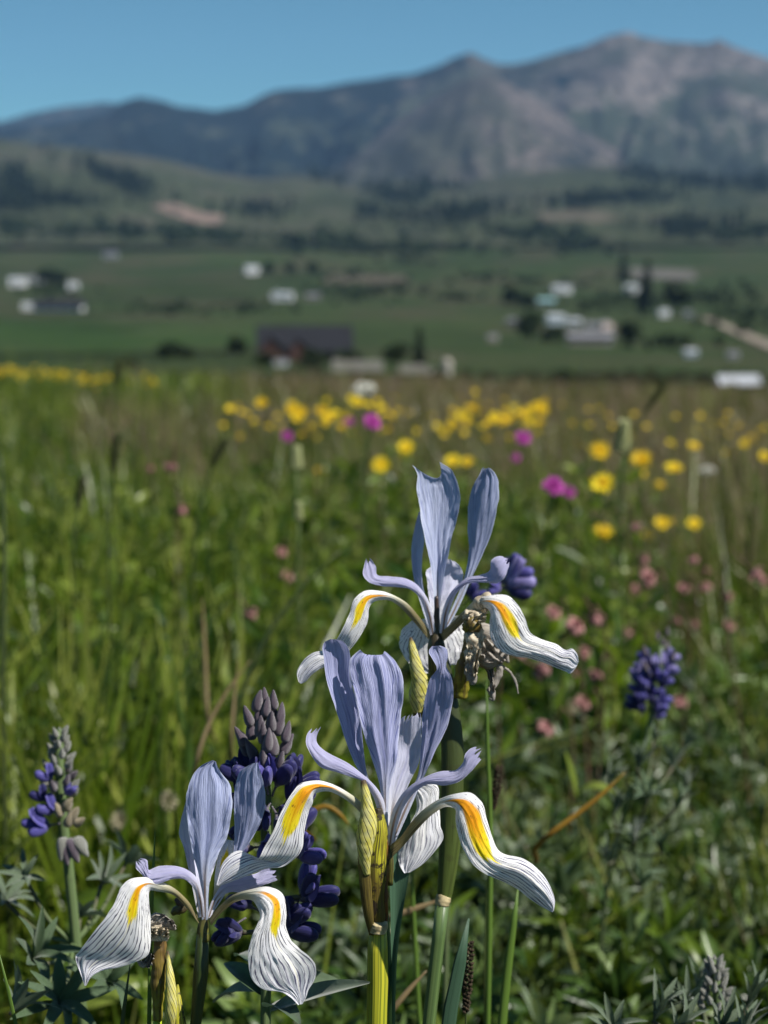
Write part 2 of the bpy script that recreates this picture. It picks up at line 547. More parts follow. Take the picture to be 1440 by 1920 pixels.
# ------------------------------------------------------------------ the ground, the valley and the mountains
def dirpx(px, py):
    a = (np.asarray(px, float) - 720) / F
    b = (960 - np.asarray(py, float)) / F
    den = cp + b * sp
    return a / den, (-sp + b * cp) / den

KY = np.array([-40, 0, 12, 25, 34, 60, 150, 300, 470, 700, 1000, 1500, 2000, 2600, 3500, 4500, 6000, 16000], float)
KZ = np.array([2.4, 0, -.80, -1.70, -2.9, -7.2, -17, -27, -34.5, -44, -50, -53, -45, -31, 2, 40, 60, 60], float)

def terr(x, y):
    x, y = np.asarray(x, float), np.asarray(y, float)
    z = cubic(np.clip(y, -40, 16000).ravel(), KY, KZ)[:, 0].reshape(y.shape)
    near = np.clip(1 - (y - 30) / 60, 0, 1)
    z = z - .028 * x * near * np.clip(np.abs(12 / (np.abs(x) + 1e-6)), 0, 1)
    z = z + .05 * (fbm(x * .5 + 9, y * .5, 2, 3) - .5) * near * np.clip((y - .9) / 3, 0, 1)
    far = np.clip((y - 300) / 1200, 0, 1)
    z = z + far * 16 * (fbm(x * .0024 + 5, y * .0017, 4, 4) - .5)
    return z

def gz(x, y):
    return float(terr(np.array([x]), np.array([y]))[0])

soil, nt = new_mat('meadow_soil')
co = obj_co(nt)
n1, n2 = noise(nt, co, 1.3, 5), noise(nt, co, 24, 5)
c = mixc(nt, sm(nt, n1, .35, .65), (.022, .030, .010), (.05, .052, .02))
c = mixc(nt, sm(nt, n2, .45, .7), c, (.075, .055, .03))
finish(nt, c, .95, 0, None, n2, .6, .02, .1)

def field_mat(name, a, b, c3, sx=1.0):
    m, nt = new_mat(name)
    co = obj_co(nt)
    n1 = noise(nt, vmul(nt, co, (.0022 * sx, .0016, .003)), 1.0, 5)
    n2 = noise(nt, vmul(nt, co, (.012, .006, .01)), 1.0, 5)
    n3 = noise(nt, vmul(nt, co, (.08, .05, .05)), 1.0, 3)
    c = mixc(nt, sm(nt, n1, .38, .62), a, b)
    c = mixc(nt, sm(nt, n2, .46, .62, 0, .85), c, c3)
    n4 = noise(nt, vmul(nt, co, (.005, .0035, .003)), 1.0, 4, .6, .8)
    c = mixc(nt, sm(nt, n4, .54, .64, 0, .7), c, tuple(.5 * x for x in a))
    c = mixc(nt, sm(nt, n3, .35, .7, 0, .4), c, tuple(x * .55 for x in a))
    finish(nt, c, .95, 0, None, n3, .5, 3.0, .05)
    return m

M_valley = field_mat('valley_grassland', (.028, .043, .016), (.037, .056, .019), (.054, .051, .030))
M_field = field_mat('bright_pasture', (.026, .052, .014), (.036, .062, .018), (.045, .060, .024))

# near meadow
gx = np.concatenate([np.linspace(-30, -6, 13)[:-1], np.linspace(-6, 6, 49), np.linspace(6, 30, 13)[1:]])
gy = np.concatenate([np.linspace(-20, 0, 11)[:-1], np.linspace(0, 10, 41)[:-1], np.linspace(10, 60, 51)])
X, Y = np.meshgrid(gx, gy)
ground = mesh_obj('ground', np.stack([X, Y, terr(X, Y)], -1).reshape(-1, 3), grid_faces(len(gx), len(gy)), soil)
tag(ground, kind='structure')

# valley floor: one sheet out to the foot of the hills
th = np.concatenate([np.linspace(-180, -24, 27)[:-1], np.linspace(-24, 24, 145), np.linspace(24, 180, 27)[1:]]) * math.pi / 180
rr = np.concatenate([[2], np.geomspace(20, 6500, 110)])
T, R_ = np.meshgrid(th, rr)
VX, VY = R_ * np.sin(T), R_ * np.cos(T)
VZ = terr(VX, VY) - np.where(R_ < 70, 1.2 * np.clip((75 - R_) / 30, 0, 1), 0)
valley = mesh_obj('valley_floor', np.stack([VX, VY, VZ], -1).reshape(-1, 3), grid_faces(len(th), len(rr)), M_valley)
tag(valley, kind='structure')
vb = [tuple(p) for p in np.stack([VX, VY, VZ], -1).reshape(-1, 3)]
BV = BVHTree.FromPolygons(vb, [tuple(q) for q in grid_faces(len(th), len(rr)).tolist()])

def rock_mat(name, grass, rock, wood, wlo, whi, glo=.3, ghi=.6, s=1.0, pale=(.17, .15, .14)):
    """a mountainside: grass low down, scree and rock above, woods tone, with some painted shading, where the mesh attribute is high"""
    m, nt = new_mat(name)
    co = obj_co(nt)
    at = nd(nt, 'ShaderNodeAttribute', attribute_name='woods').outputs['Fac']
    al = nd(nt, 'ShaderNodeAttribute', attribute_name='height').outputs['Fac']
    n1 = noise(nt, vmul(nt, co, (.0035 * s, .0016 * s, .005 * s)), 1.0, 6, .6)
    n2 = noise(nt, vmul(nt, co, (.014 * s, .006 * s, .016 * s)), 1.0, 5, .6)
    a1, a2 = sm(nt, n1, .36, .64, -.5, .5), sm(nt, n2, .36, .64, -.5, .5)
    n3 = noise(nt, vmul(nt, co, (.0012 * s, .0008 * s, .0022 * s)), 1.0, 4, .55, .6)
    a3 = sm(nt, n3, .38, .62, -.5, .5)
    g = mth(nt, 'ADD', al, mth(nt, 'ADD', mth(nt, 'MULTIPLY', a1, .35), mth(nt, 'MULTIPLY', a3, .35)))
    c = mixc(nt, sm(nt, g, glo, ghi), grass, rock)
    c = mixc(nt, sm(nt, mth(nt, 'MULTIPLY_ADD', a3, .7, a2), .05, .45, 0, .8), c, pale)
    c = mixc(nt, sm(nt, mth(nt, 'MULTIPLY_ADD', a3, -.8, a1), .15, .6, 0, .55), c, tuple(.55 * x for x in grass))
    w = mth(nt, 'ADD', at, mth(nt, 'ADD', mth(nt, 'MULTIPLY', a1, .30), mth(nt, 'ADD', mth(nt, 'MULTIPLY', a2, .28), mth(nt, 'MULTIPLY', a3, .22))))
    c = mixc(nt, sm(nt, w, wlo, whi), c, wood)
    finish(nt, c, .95, 0, None, n2, .6, 30.0, .05)
    return m

def mountain(name, ridge, D0, D1, z0, mat, relief, seed, shape=1.25, woods=None, step=9, rows=56, fx=.012, gull=1.0):
    """a range whose skyline runs through the given points; it climbs from distance D0 to D1 and falls away behind"""
    rp = np.array(ridge, float)
    px = np.arange(-2000, 3441, step)
    py = np.interp(px, rp[:, 0], rp[:, 1]) + 5 * (fbm(px * .03, px * 0 + seed, seed, 4) - .5)
    rx, rz = dirpx(px, py)
    zr = CAMH + D1 * rz
    t = np.concatenate([np.linspace(0, 1, rows), np.linspace(1, 0.0, 14)[1:]])
    back = np.arange(len(t)) >= rows
    D = np.where(back, D1 + (1 - t) * (D1 - D0) * .55, D0 + (D1 - D0) * t)
    s = np.where(t < 1, t ** shape, 1)
    Xm = D[:, None] * rx[None]
    Ym = np.repeat(D[:, None], len(px), 1)
    Z = z0 + (zr[None] - z0) * s[:, None]
    warp = fbm(px[None] * .004 + 3, t[:, None] * 2.3, seed + 3, 3) * 140 + t[:, None] * 120
    rg = fbm((px[None] + warp) * fx * .6, t[:, None] * 2.2 + seed, seed, 5, True) - .5
    rg2 = fbm((px[None] - warp) * fx * 3, t[:, None] * 5 + seed, seed + 9, 4) - .5
    env = (2.2 * np.clip(t, 0, 1) ** .8 * (1 - np.clip(t, 0, 1)) ** 1.15)[:, None] * np.clip((zr[None] - z0) / 500, .1, 1.2)
    Z = Z + relief * env * (rg * gull + rg2 * .6)
    verts = np.stack([Xm, Ym, Z], -1).reshape(-1, 3)
    o = mesh_obj(name, verts, grid_faces(len(px), len(t)), mat)
    tag(o, kind='structure')
    tt = np.repeat(t[:, None], len(px), 1)
    W = np.full(tt.shape, 0.35) if woods is None else woods(np.repeat(px[None], len(t), 0), tt)
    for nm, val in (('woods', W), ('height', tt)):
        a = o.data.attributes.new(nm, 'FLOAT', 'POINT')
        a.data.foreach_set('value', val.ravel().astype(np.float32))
    return o, BVHTree.FromPolygons([tuple(p) for p in verts], [tuple(q) for q in grid_faces(len(px), len(t)).tolist()])

RK = dict(grass=(.045, .055, .036), rock=(.07, .065, .062), wood=(.012, .020, .018))
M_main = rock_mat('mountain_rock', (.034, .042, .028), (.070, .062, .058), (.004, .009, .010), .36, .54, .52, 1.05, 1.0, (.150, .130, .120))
M_spur = rock_mat('spur_rock', (.042, .044, .032), (.060, .053, .049), (.009, .015, .013), .42, .60, .4, .95, 1.3, (.115, .096, .088))
M_hill = rock_mat('foothill_grass', (.040, .049, .026), (.045, .049, .032), (.012, .020, .013), .46, .66, .5, 1.4, 1.6, (.062, .060, .043))

far_ridge = [(-900, 300), (-200, 240), (0, 228), (60, 211), (130, 199), (190, 192), (250, 196), (400, 230), (900, 260), (2340, 260)]
main_ridge = [(-900, 290), (-300, 262), (0, 243), (110, 232), (200, 212), (228, 190), (262, 182), (300, 188), (335, 200), (400, 207), (462, 197), (490, 180), (515, 170),
              (560, 164), (600, 165), (640, 155), (700, 148), (780, 138), (820, 124), (850, 108), (882, 97), (905, 110), (935, 121), (960, 121),
              (1000, 112), (1040, 100), (1090, 88), (1120, 76), (1150, 66), (1178, 60), (1205, 71), (1240, 76), (1290, 80), (1330, 80),
              (1347, 72), (1370, 84), (1400, 97), (1440, 110), (1700, 190), (2340, 300)]
spur_ridge = [(-900, 420), (300, 400), (440, 352), (520, 330), (600, 318), (690, 262), (760, 216), (830, 172), (880, 146), (915, 140), (960, 160), (1010, 190), (1070, 222), (1140, 252), (1230, 282), (1330, 305), (1440, 322), (2340, 360)]
hill_l = [(-900, 220), (-200, 250), (0, 262), (90, 273), (200, 285), (300, 298), (400, 322), (480, 336), (560, 330), (640, 345), (760, 368), (900, 400), (1200, 425), (2340, 440)]
hill_r = [(-900, 450), (400, 425), (560, 380), (680, 345), (760, 338), (860, 345), (960, 325), (1100, 312), (1220, 320), (1320, 336), (1440, 330), (1700, 310), (2340, 300)]
hill_f = [(-900, 392), (0, 398), (120, 402), (260, 392), (360, 398), (460, 410), (600, 402), (760, 400), (860, 388), (980, 392), (1100, 378), (1200, 388), (1330, 398), (1440, 384), (2340, 380)]

def bump2(px, t, cx, ct, sx, st):
    return np.exp(-((px - cx) / sx) ** 2 - ((t - ct) / st) ** 2)

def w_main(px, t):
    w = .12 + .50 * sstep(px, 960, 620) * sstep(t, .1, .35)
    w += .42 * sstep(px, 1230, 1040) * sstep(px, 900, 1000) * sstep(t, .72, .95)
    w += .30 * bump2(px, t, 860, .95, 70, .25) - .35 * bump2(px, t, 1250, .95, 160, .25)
    w += .12 * sstep(px, 980, 1100) * sstep(t, .3, .6) * sstep(t, .95, .8)  # dark shading of the right flank, painted with the woods tone
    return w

def w_spur(px, t):
    return .10 + .28 * bump2(px, t, 890, .62, 60, .12) + .35 * sstep(px, 620, 480) + .22 * sstep(px, 960, 1080)

mountain('far_mountain_ridge', far_ridge, 12000, 13500, 40, rock_mat('far_ridge_rock', **RK, wlo=.3, whi=.6), 300, 11, woods=lambda p, t: np.full(p.shape, .62), step=14, rows=30)
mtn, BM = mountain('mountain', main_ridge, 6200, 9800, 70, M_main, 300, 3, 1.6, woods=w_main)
mountain('mountain_spur', spur_ridge, 5600, 8300, 70, M_spur, 230, 21, 1.35, w_spur)
hl, BHL = mountain('hill_slope', hill_l, 3000, 5200, -12, M_hill, 95, 33, 1.0, lambda p, t: .18 + .2 * bump2(p, t, 60, .55, 160, .12), rows=40, fx=.014, gull=1.0)
hr, BHR = mountain('hill_terrace', hill_r, 3300, 5400, 0, M_hill, 110, 45, 1.0, lambda p, t: .28 + .16 * sstep(p, 900, 1300), rows=40, fx=.008, gull=.9)
hf, BHF = mountain('hill_foot', hill_f, 2700, 3700, -24, M_hill, 55, 57, .9, lambda p, t: .30 + 0 * p, rows=30, fx=.012, gull=.8)

def hit(px, py, trees=(BV,)):
    """where the sight line through a pixel meets the land"""
    o, d = Vector((0, 0, CAMH)), ray(px, py)
    best = None
    for b in trees:
        loc, nn, i, dist = b.ray_cast(o + d * 40, d)
        if loc is not None and (best is None or dist < best[1]):
            best = (loc, dist)
    return best[0] if best else None

LAND = (BV, BHL, BHR, BHF, BM)

def drape(name, quad, nu, nv, lift, mat, land=LAND, wig=0.0):
    """a patch of ground laid over the land between four corners"""
    (ax, ay), (bx, by), (cx, cy), (dx, dy) = quad
    V = []
    for j in range(nv):
        t = j / (nv - 1)
        for i in range(nu):
            s = i / (nu - 1)
            px = (ax * (1 - s) + bx * s) * (1 - t) + (dx * (1 - s) + cx * s) * t
            py = (ay * (1 - s) + by * s) * (1 - t) + (dy * (1 - s) + cy * s) * t
            if wig:
                py += wig * (float(fbm(np.array(s * 5.0), np.array(t * 3.0), 5, 3)) - .5)
            p = hit(px, py, land)
            V.append(tuple(p + Vector((0, 0, lift))) if p else V[-1])
    o = mesh_obj(name, np.array(V), grid_faces(nu, nv), mat)
    return tag(o, kind='structure')

dirt = plain('pale_dirt', (.20, .17, .14), .95, .25, .05, 0, .05, 0, .3, 1.0)
pinkdirt = plain('bare_pinkish_earth', (.16, .12, .10), .95, .3, .02, 0, .05, 0, .3, 2.0)
drape('pasture', ((-700, 604), (520, 610), (470, 664), (-700, 672)), 40, 10, .6, M_field, (BV,), 8)
drape('path_dirt_road', ((1312, 598), (1330, 597), (1475, 655), (1450, 662)), 4, 24, .7, dirt, (BV,))
drape('bare_ground', ((282, 390), (330, 383), (420, 408), (405, 426)), 14, 8, 1.2, pinkdirt, LAND, 14)
drape('bare_terrace', ((1000, 402), (1130, 398), (1180, 414), (1010, 420)), 14, 6, 1.2, plain('dry_slope', (.085, .075, .055), .95, .3, .02, 0, .05), LAND, 14)
drape('dry_field', ((1180, 503), (1300, 508), (1310, 527), (1190, 525)), 12, 5, .8, plain('dry_stubble', (.10, .095, .085), .95, .2, .05, 0, .05), LAND, 4)
drape('dry_pasture', ((620, 515), (760, 517), (770, 533), (600, 534)), 12, 5, .8, plain('dry_grass_field', (.07, .062, .045), .95, .2, .05, 0, .05), LAND, 4)

# the air of the valley, which turns the far mountains blue
hv, nt = new_mat('valley_air')
vol = nd(nt, 'ShaderNodeVolumePrincipled', {'Color': (.33, .56, .95, 1), 'Density': 2.5e-5, 'Anisotropy': 0.0})
ho = nd(nt, 'ShaderNodeOutputMaterial')
nt.links.new(vol.outputs[0], ho.inputs['Volume'])
hx, hy0, hy1, hz0, hz1 = 14000, -7000, 17500, -75, 1750
HVv = np.array([[sx * hx, y, z] for z in (hz0, hz1) for y in (hy0, hy1) for sx in (-1, 1)], float)
haze = mesh_obj('haze', HVv, [(0, 2, 3, 1), (4, 5, 7, 6), (0, 1, 5, 4), (2, 6, 7, 3), (0, 4, 6, 2), (1, 3, 7, 5)], hv, smooth=False)
tag(haze, kind='stuff')

# ------------------------------------------------------------------ trees and woods of the valley
M_leaf = plain('valley_tree_leaves', (.026, .042, .016), .8, .4, .4, .15, .15)
M_leaf2 = plain('valley_conifer_needles', (.018, .030, .016), .85, .4, .4, .1, .1)
M_bark = plain('bark', (.07, .055, .04), .9, .3, 3)

def crown_geo(rng, w, h, conifer=False, n=420, leaf=.16):
    """leaf sized faces spread through a crown of lumps"""
    if conifer:
        z = rng.random(n) ** 1.4
        r = (1 - z) * .5 * w * (.55 + .45 * rng.random(n)) * (1 + .3 * np.sin(z * 22))
        a = rng.random(n) * 6.283
        c = np.stack([r * np.cos(a), r * np.sin(a), z * h * .95 + .05 * h], -1)
    else:
        k = 9
        lc = np.stack([(rng.random(k) - .5) * w * .62, (rng.random(k) - .5) * w * .62, h * (.38 + .45 * rng.random(k))], -1)
        i = rng.integers(0, k, n)
        d = rng.normal(size=(n, 3))
        d /= np.linalg.norm(d, axis=1)[:, None]
        c = lc[i] + d * (w * .24 * (.55 + .45 * rng.random(n)))[:, None] * np.array([1, 1, .85])
    a = rng.normal(size=(n, 3)); a /= np.linalg.norm(a, axis=1)[:, None]
    b = np.cross(a, rng.normal(size=(n, 3))); b /= np.linalg.norm(b, axis=1)[:, None]
    s = leaf * w * (.5 + rng.random(n))[:, None]
    v = np.stack([c + a * s, c + b * s * .6, c - a * s, c - b * s * .6], 1).reshape(-1, 3)
    return v, np.arange(4 * n).reshape(-1, 4)

def tree_proto(kind, seed):
    rng = np.random.default_rng(seed)
    w, h = (1.0, 1.0) if kind == 'broad' else ((.5, 1.35) if kind == 'conifer' else (1.35, .62))
    v, f = crown_geo(rng, w, h, kind == 'conifer')
    tv, tf, tu = tube_geo([(0, 0, -.05), (.01, 0, .2), (0, .01, h * .6)], [.045, .035, .015], 7, 6)
    limbs = [(tv, tf, tu)]
    for k in range(4):
        a = k * 1.7 + rng.random()
        limbs.append(tube_geo([(0, 0, h * .25), (.12 * math.cos(a), .12 * math.sin(a), h * .42), (.25 * w * math.cos(a), .25 * w * math.sin(a), h * .62)], [.02, .014, .005], 5, 5))
    lv, lf, lu = joinp(limbs)
    cm = bpy.data.meshes.new('crown'); cm.from_pydata([tuple(p) for p in v], [], f.tolist()); cm.materials.append(M_leaf2 if kind == 'conifer' else M_leaf)
    tm = bpy.data.meshes.new('trunk'); tm.from_pydata([tuple(p) for p in lv], [], tri_clean(lf)); tm.materials.append(M_bark)
    return cm, tm

TP = {k: [tree_proto(k, s) for s in ss] for k, ss in (('broad', (1, 2, 3)), ('conifer', (4, 5)), ('bush', (6, 7)))}

def tree(px, py, wpx, kind, label, group=None, name=None):
    """a tree whose foot is seen at px, py and whose crown is wpx pixels wide"""
    p = hit(px, py, LAND)
    if p is None:
        return
    d = p.y
    size = wpx * d / F / (1.0 if kind == 'broad' else (.5 if kind == 'conifer' else 1.35))
    o = empty(name or {'broad': 'leafy_tree', 'conifer': 'conifer_tree', 'bush': 'bush'}[kind], tuple(p - Vector((0, 0, .1))), label, 'bush' if kind == 'bush' else 'tree', group)
    cm, tm = random.choice(TP[kind])
    o.rotation_euler[2] = random.random() * 6.28
    share('crown', cm, o, scale=size)
    share('trunk', tm, o, scale=size)
    return o

def woods(name, blobs, n, size, kind='conifer', label=None, mat=None):
    """a distant wood that reads as one dark mass: many small trees in one object"""
    rng = np.random.default_rng(len(name) + n)
    wv, wf = crown_geo(rng, .6 if kind == 'conifer' else 1.3, 1.0 if kind == 'conifer' else .8, kind == 'conifer', 26, .3)
    V = []
    tot = sum(b[2] * b[3] for b in blobs)
    for (cx, cy, sx, sy, ang) in blobs:
        for _ in range(int(.62 * n * sx * sy / tot) + 1):
            a, r = random.random() * 6.283, abs(random.gauss(0, .75))
            dx, dy = r * math.cos(a) * sx, r * math.sin(a) * sy * 1.5
            ca, sa = math.cos(rad(ang)), math.sin(rad(ang))
            p = hit(cx + dx * ca - dy * sa, cy + dx * sa + dy * ca, LAND)
            if p is None:
                continue
            k = size * (.6 + .8 * random.random()) * (p.y / 3500.0 if p.y > 900 else .35)
            t = random.random() * 6.283
            R = np.array([[math.cos(t), -math.sin(t), 0], [math.sin(t), math.cos(t), 0], [0, 0, 1]])
            V.append((wv * k) @ R.T + np.array(p))
    if not V:
        return
    v = np.concatenate(V)
    f = np.arange(len(v)).reshape(-1, 4)
    o = mesh_obj(name, v, f, mat or M_leaf2, smooth=False)
    return tag(o, label, None, None, 'stuff')

woods('hill_woods', [(205, 335, 75, 9, 22), (245, 345, 26, 12, 40), (20, 335, 40, 10, 25), (45, 365, 60, 10, 18), (120, 382, 75, 7, 3), (20, 385, 60, 9, 5)], 900, 17, label='dark woods lying across the green hillside on the left')
woods('terrace_woods', [(1230, 335, 75, 8, 8), (1320, 348, 60, 8, 2), (1420, 350, 50, 9, 0), (1110, 380, 110, 7, -2), (1200, 372, 60, 6, 0),
                        (850, 405, 90, 11, -4), (900, 398, 40, 8, 0), (740, 372, 60, 9, 15), (800, 360, 70, 8, -10), (840, 340, 40, 6, 0),
                        (1300, 432, 75, 9, -3), (1260, 428, 40, 8, 0), (480, 398, 60, 7, 0), (620, 340, 40, 6, 10), (700, 405, 30, 10, 0)], 1700, 16, label='bands of dark woods across the foothills under the mountain')
woods('foot_woods', [(30, 432, 40, 8, 0), (130, 437, 30, 7, 0), (230, 437, 50, 7, 0), (330, 440, 50, 8, 0), (420, 445, 70, 7, 0), (555, 458, 30, 10, 0), (620, 452, 60, 9, 0), (690, 470, 60, 6, 0),
                     (980, 440, 80, 8, 0), (1080, 460, 70, 7, 0), (800, 470, 90, 5, 0), (1400, 440, 60, 9, 0)], 900, 13, 'broad', 'low dark groves along the foot of the hills', M_leaf)
woods('hedge_scrub', [(330, 580, 130, 7, 0), (480, 578, 60, 7, 0), (660, 556, 70, 10, 0), (720, 545, 90, 6, 0), (860, 560, 60, 5, 0), (900, 520, 70, 4, 0), (650, 520, 50, 5, 0),
                      (1000, 530, 90, 5, 0), (1120, 575, 60, 7, 0), (1390, 590, 60, 22, 5), (1180, 560, 60, 10, 0), (1330, 560, 80, 10, 0), (1270, 645, 60, 5, 0), (100, 545, 70, 6, 0), (760, 488, 60, 4, 0)], 900, 9, 'broad', 'dark hedgerows and scrub between the valley fields', M_leaf)
scrub_m = plain('sage_scrub_leaves', (.040, .044, .022), .85, .4, .8, .1, .1)
def near_scrub():
    rng = np.random.default_rng(5)
    wv, wf = crown_geo(rng, 1.5, .8, False, 60, .22)
    V = []
    for _ in range(900):
        y = rng.uniform(150, 400)
        px = rng.uniform(-80, 1520)
        x = (px - 720) / F * y
        k = rng.uniform(.7, 2.1)
        V.append(wv * k + np.array([x, y, gz(x, y) - .1]))
    v = np.concatenate(V)
    tag(mesh_obj('sage_scrub', v, np.arange(len(v)).reshape(-1, 4), scrub_m, smooth=False), 'olive brown scrub in a band beyond the meadow edge', None, None, 'stuff')
near_scrub()

BT = 'dark trees scattered among the farms of the valley'
for a in [
    (322, 672, 52, 'bush', 'dark bushes standing alone in the bright green pasture left of the big brown house'),
    (350, 670, 36, 'bush', 'small dark bush touching the bigger bushes in the bright green pasture'),
    (446, 672, 40, 'broad', 'dark round tree right beside the left gable of the big brown house'),
    (740, 690, 46, 'broad', 'dark round tree behind the low white wall right of the big brown house'),
    (786, 690, 28, 'conifer', 'slim dark tree between the round tree and the pale pillar'),
    (962, 578, 40, 'broad', 'dark tree left of the white farm cluster, beyond the beige shed'),
    (990, 584, 34, 'broad', 'dark tree touching the left side of the pale blue farmhouse'),
    (992, 645, 60, 'broad', 'largest dark bushy tree in front of the white farm cluster'),
    (1035, 640, 48, 'bush', 'dark bush spreading before the long beige farm building'),
    (1183, 648, 46, 'broad', 'dark round tree at the right end of the beige farm building'),
    (1212, 582, 34, 'conifer', 'tall dark tree left of the two small white houses'),
    (1168, 530, 22, 'conifer', 'tall thin dark tree beside the white house below the pale stubble field'),
    (1268, 590, 62, 'broad', 'big dark round tree over the two small white houses near the dirt road'),
    (505, 517, 24, 'broad', 'small dark tree just right of the farthest white house'),
    (545, 515, 22, 'broad', 'second small dark tree right of the farthest white house'),
    (588, 516, 24, 'broad', 'third small dark tree right of the farthest white house'),
    (85, 536, 32, 'broad', 'dark tree right of the white house at the left edge'),
    (112, 536, 26, 'broad', 'dark tree next to the small lone white house on the left'),
    (555, 470, 30, 'broad', 'dark tree on the far fields under the foothills'),
    (245, 690, 34, 'bush', 'dark bush beyond the yellow flower band on the left'),
    (1060, 728, 60, 'bush', 'wide dark bush just beyond the meadow edge'),
    (1245, 730, 46, 'bush', 'dark bush just beyond the meadow edge left of the pale roofed shed'),
    (655, 684, 50, 'bush', 'dark bush at the right end of the big brown house'),
    (500, 684, 40, 'bush', 'dark bush before the left gable of the big brown house'),
    (590, 690, 60, 'bush', 'wide dark bush before the middle of the big brown house'),
]:
    tree(*a, group=BT)

# ------------------------------------------------------------------ houses
HM = {
    'white': plain('white_paint', (.70, .70, .71), .7, .06, .5),
    'bluewhite': plain('pale_blue_paint', (.42, .50, .57), .7, .06, .5),
    'beige': plain('beige_siding', (.24, .205, .17), .8, .12, .5),
    'grey': plain('grey_siding', (.30, .31, .32), .8, .12, .5),
    'brown': plain('brown_timber', (.075, .036, .028), .8, .2, .6),
    'pink': plain('pinkish_plaster', (.62, .50, .47), .8, .08, .5),
    'rdark': plain('dark_shingle_roof', (.013, .014, .019), .95, .25, .8),
    'rwhite': plain('white_metal_roof', (.34, .36, .39), .6, .06, .5),
    'rshine': plain('pale_metal_roof', (.38, .40, .44), .45, .06, .5),
    'rgrey': plain('grey_metal_roof', (.17, .17, .19), .6, .12, .5),
    'rteal': plain('teal_metal_roof', (.20, .36, .38), .5, .1, .5),
    'glass': plain('window_glass', (.03, .035, .045), .15, .2, 1),
    'trim': plain('white_trim', (.6, .6, .6), .6, .05, 1),
    'stone': plain('pale_stone', (.34, .31, .27), .9, .15, 1),
}

def box_geo(x0, x1, y0, y1, z0, z1):
    v = np.array([[x, y, z] for z in (z0, z1) for y in (y0, y1) for x in (x0, x1)], float)
    return v, [(0, 2, 3, 1), (4, 5, 7, 6), (0, 1, 5, 4), (2, 6, 7, 3), (0, 4, 6, 2), (1, 3, 7, 5)]

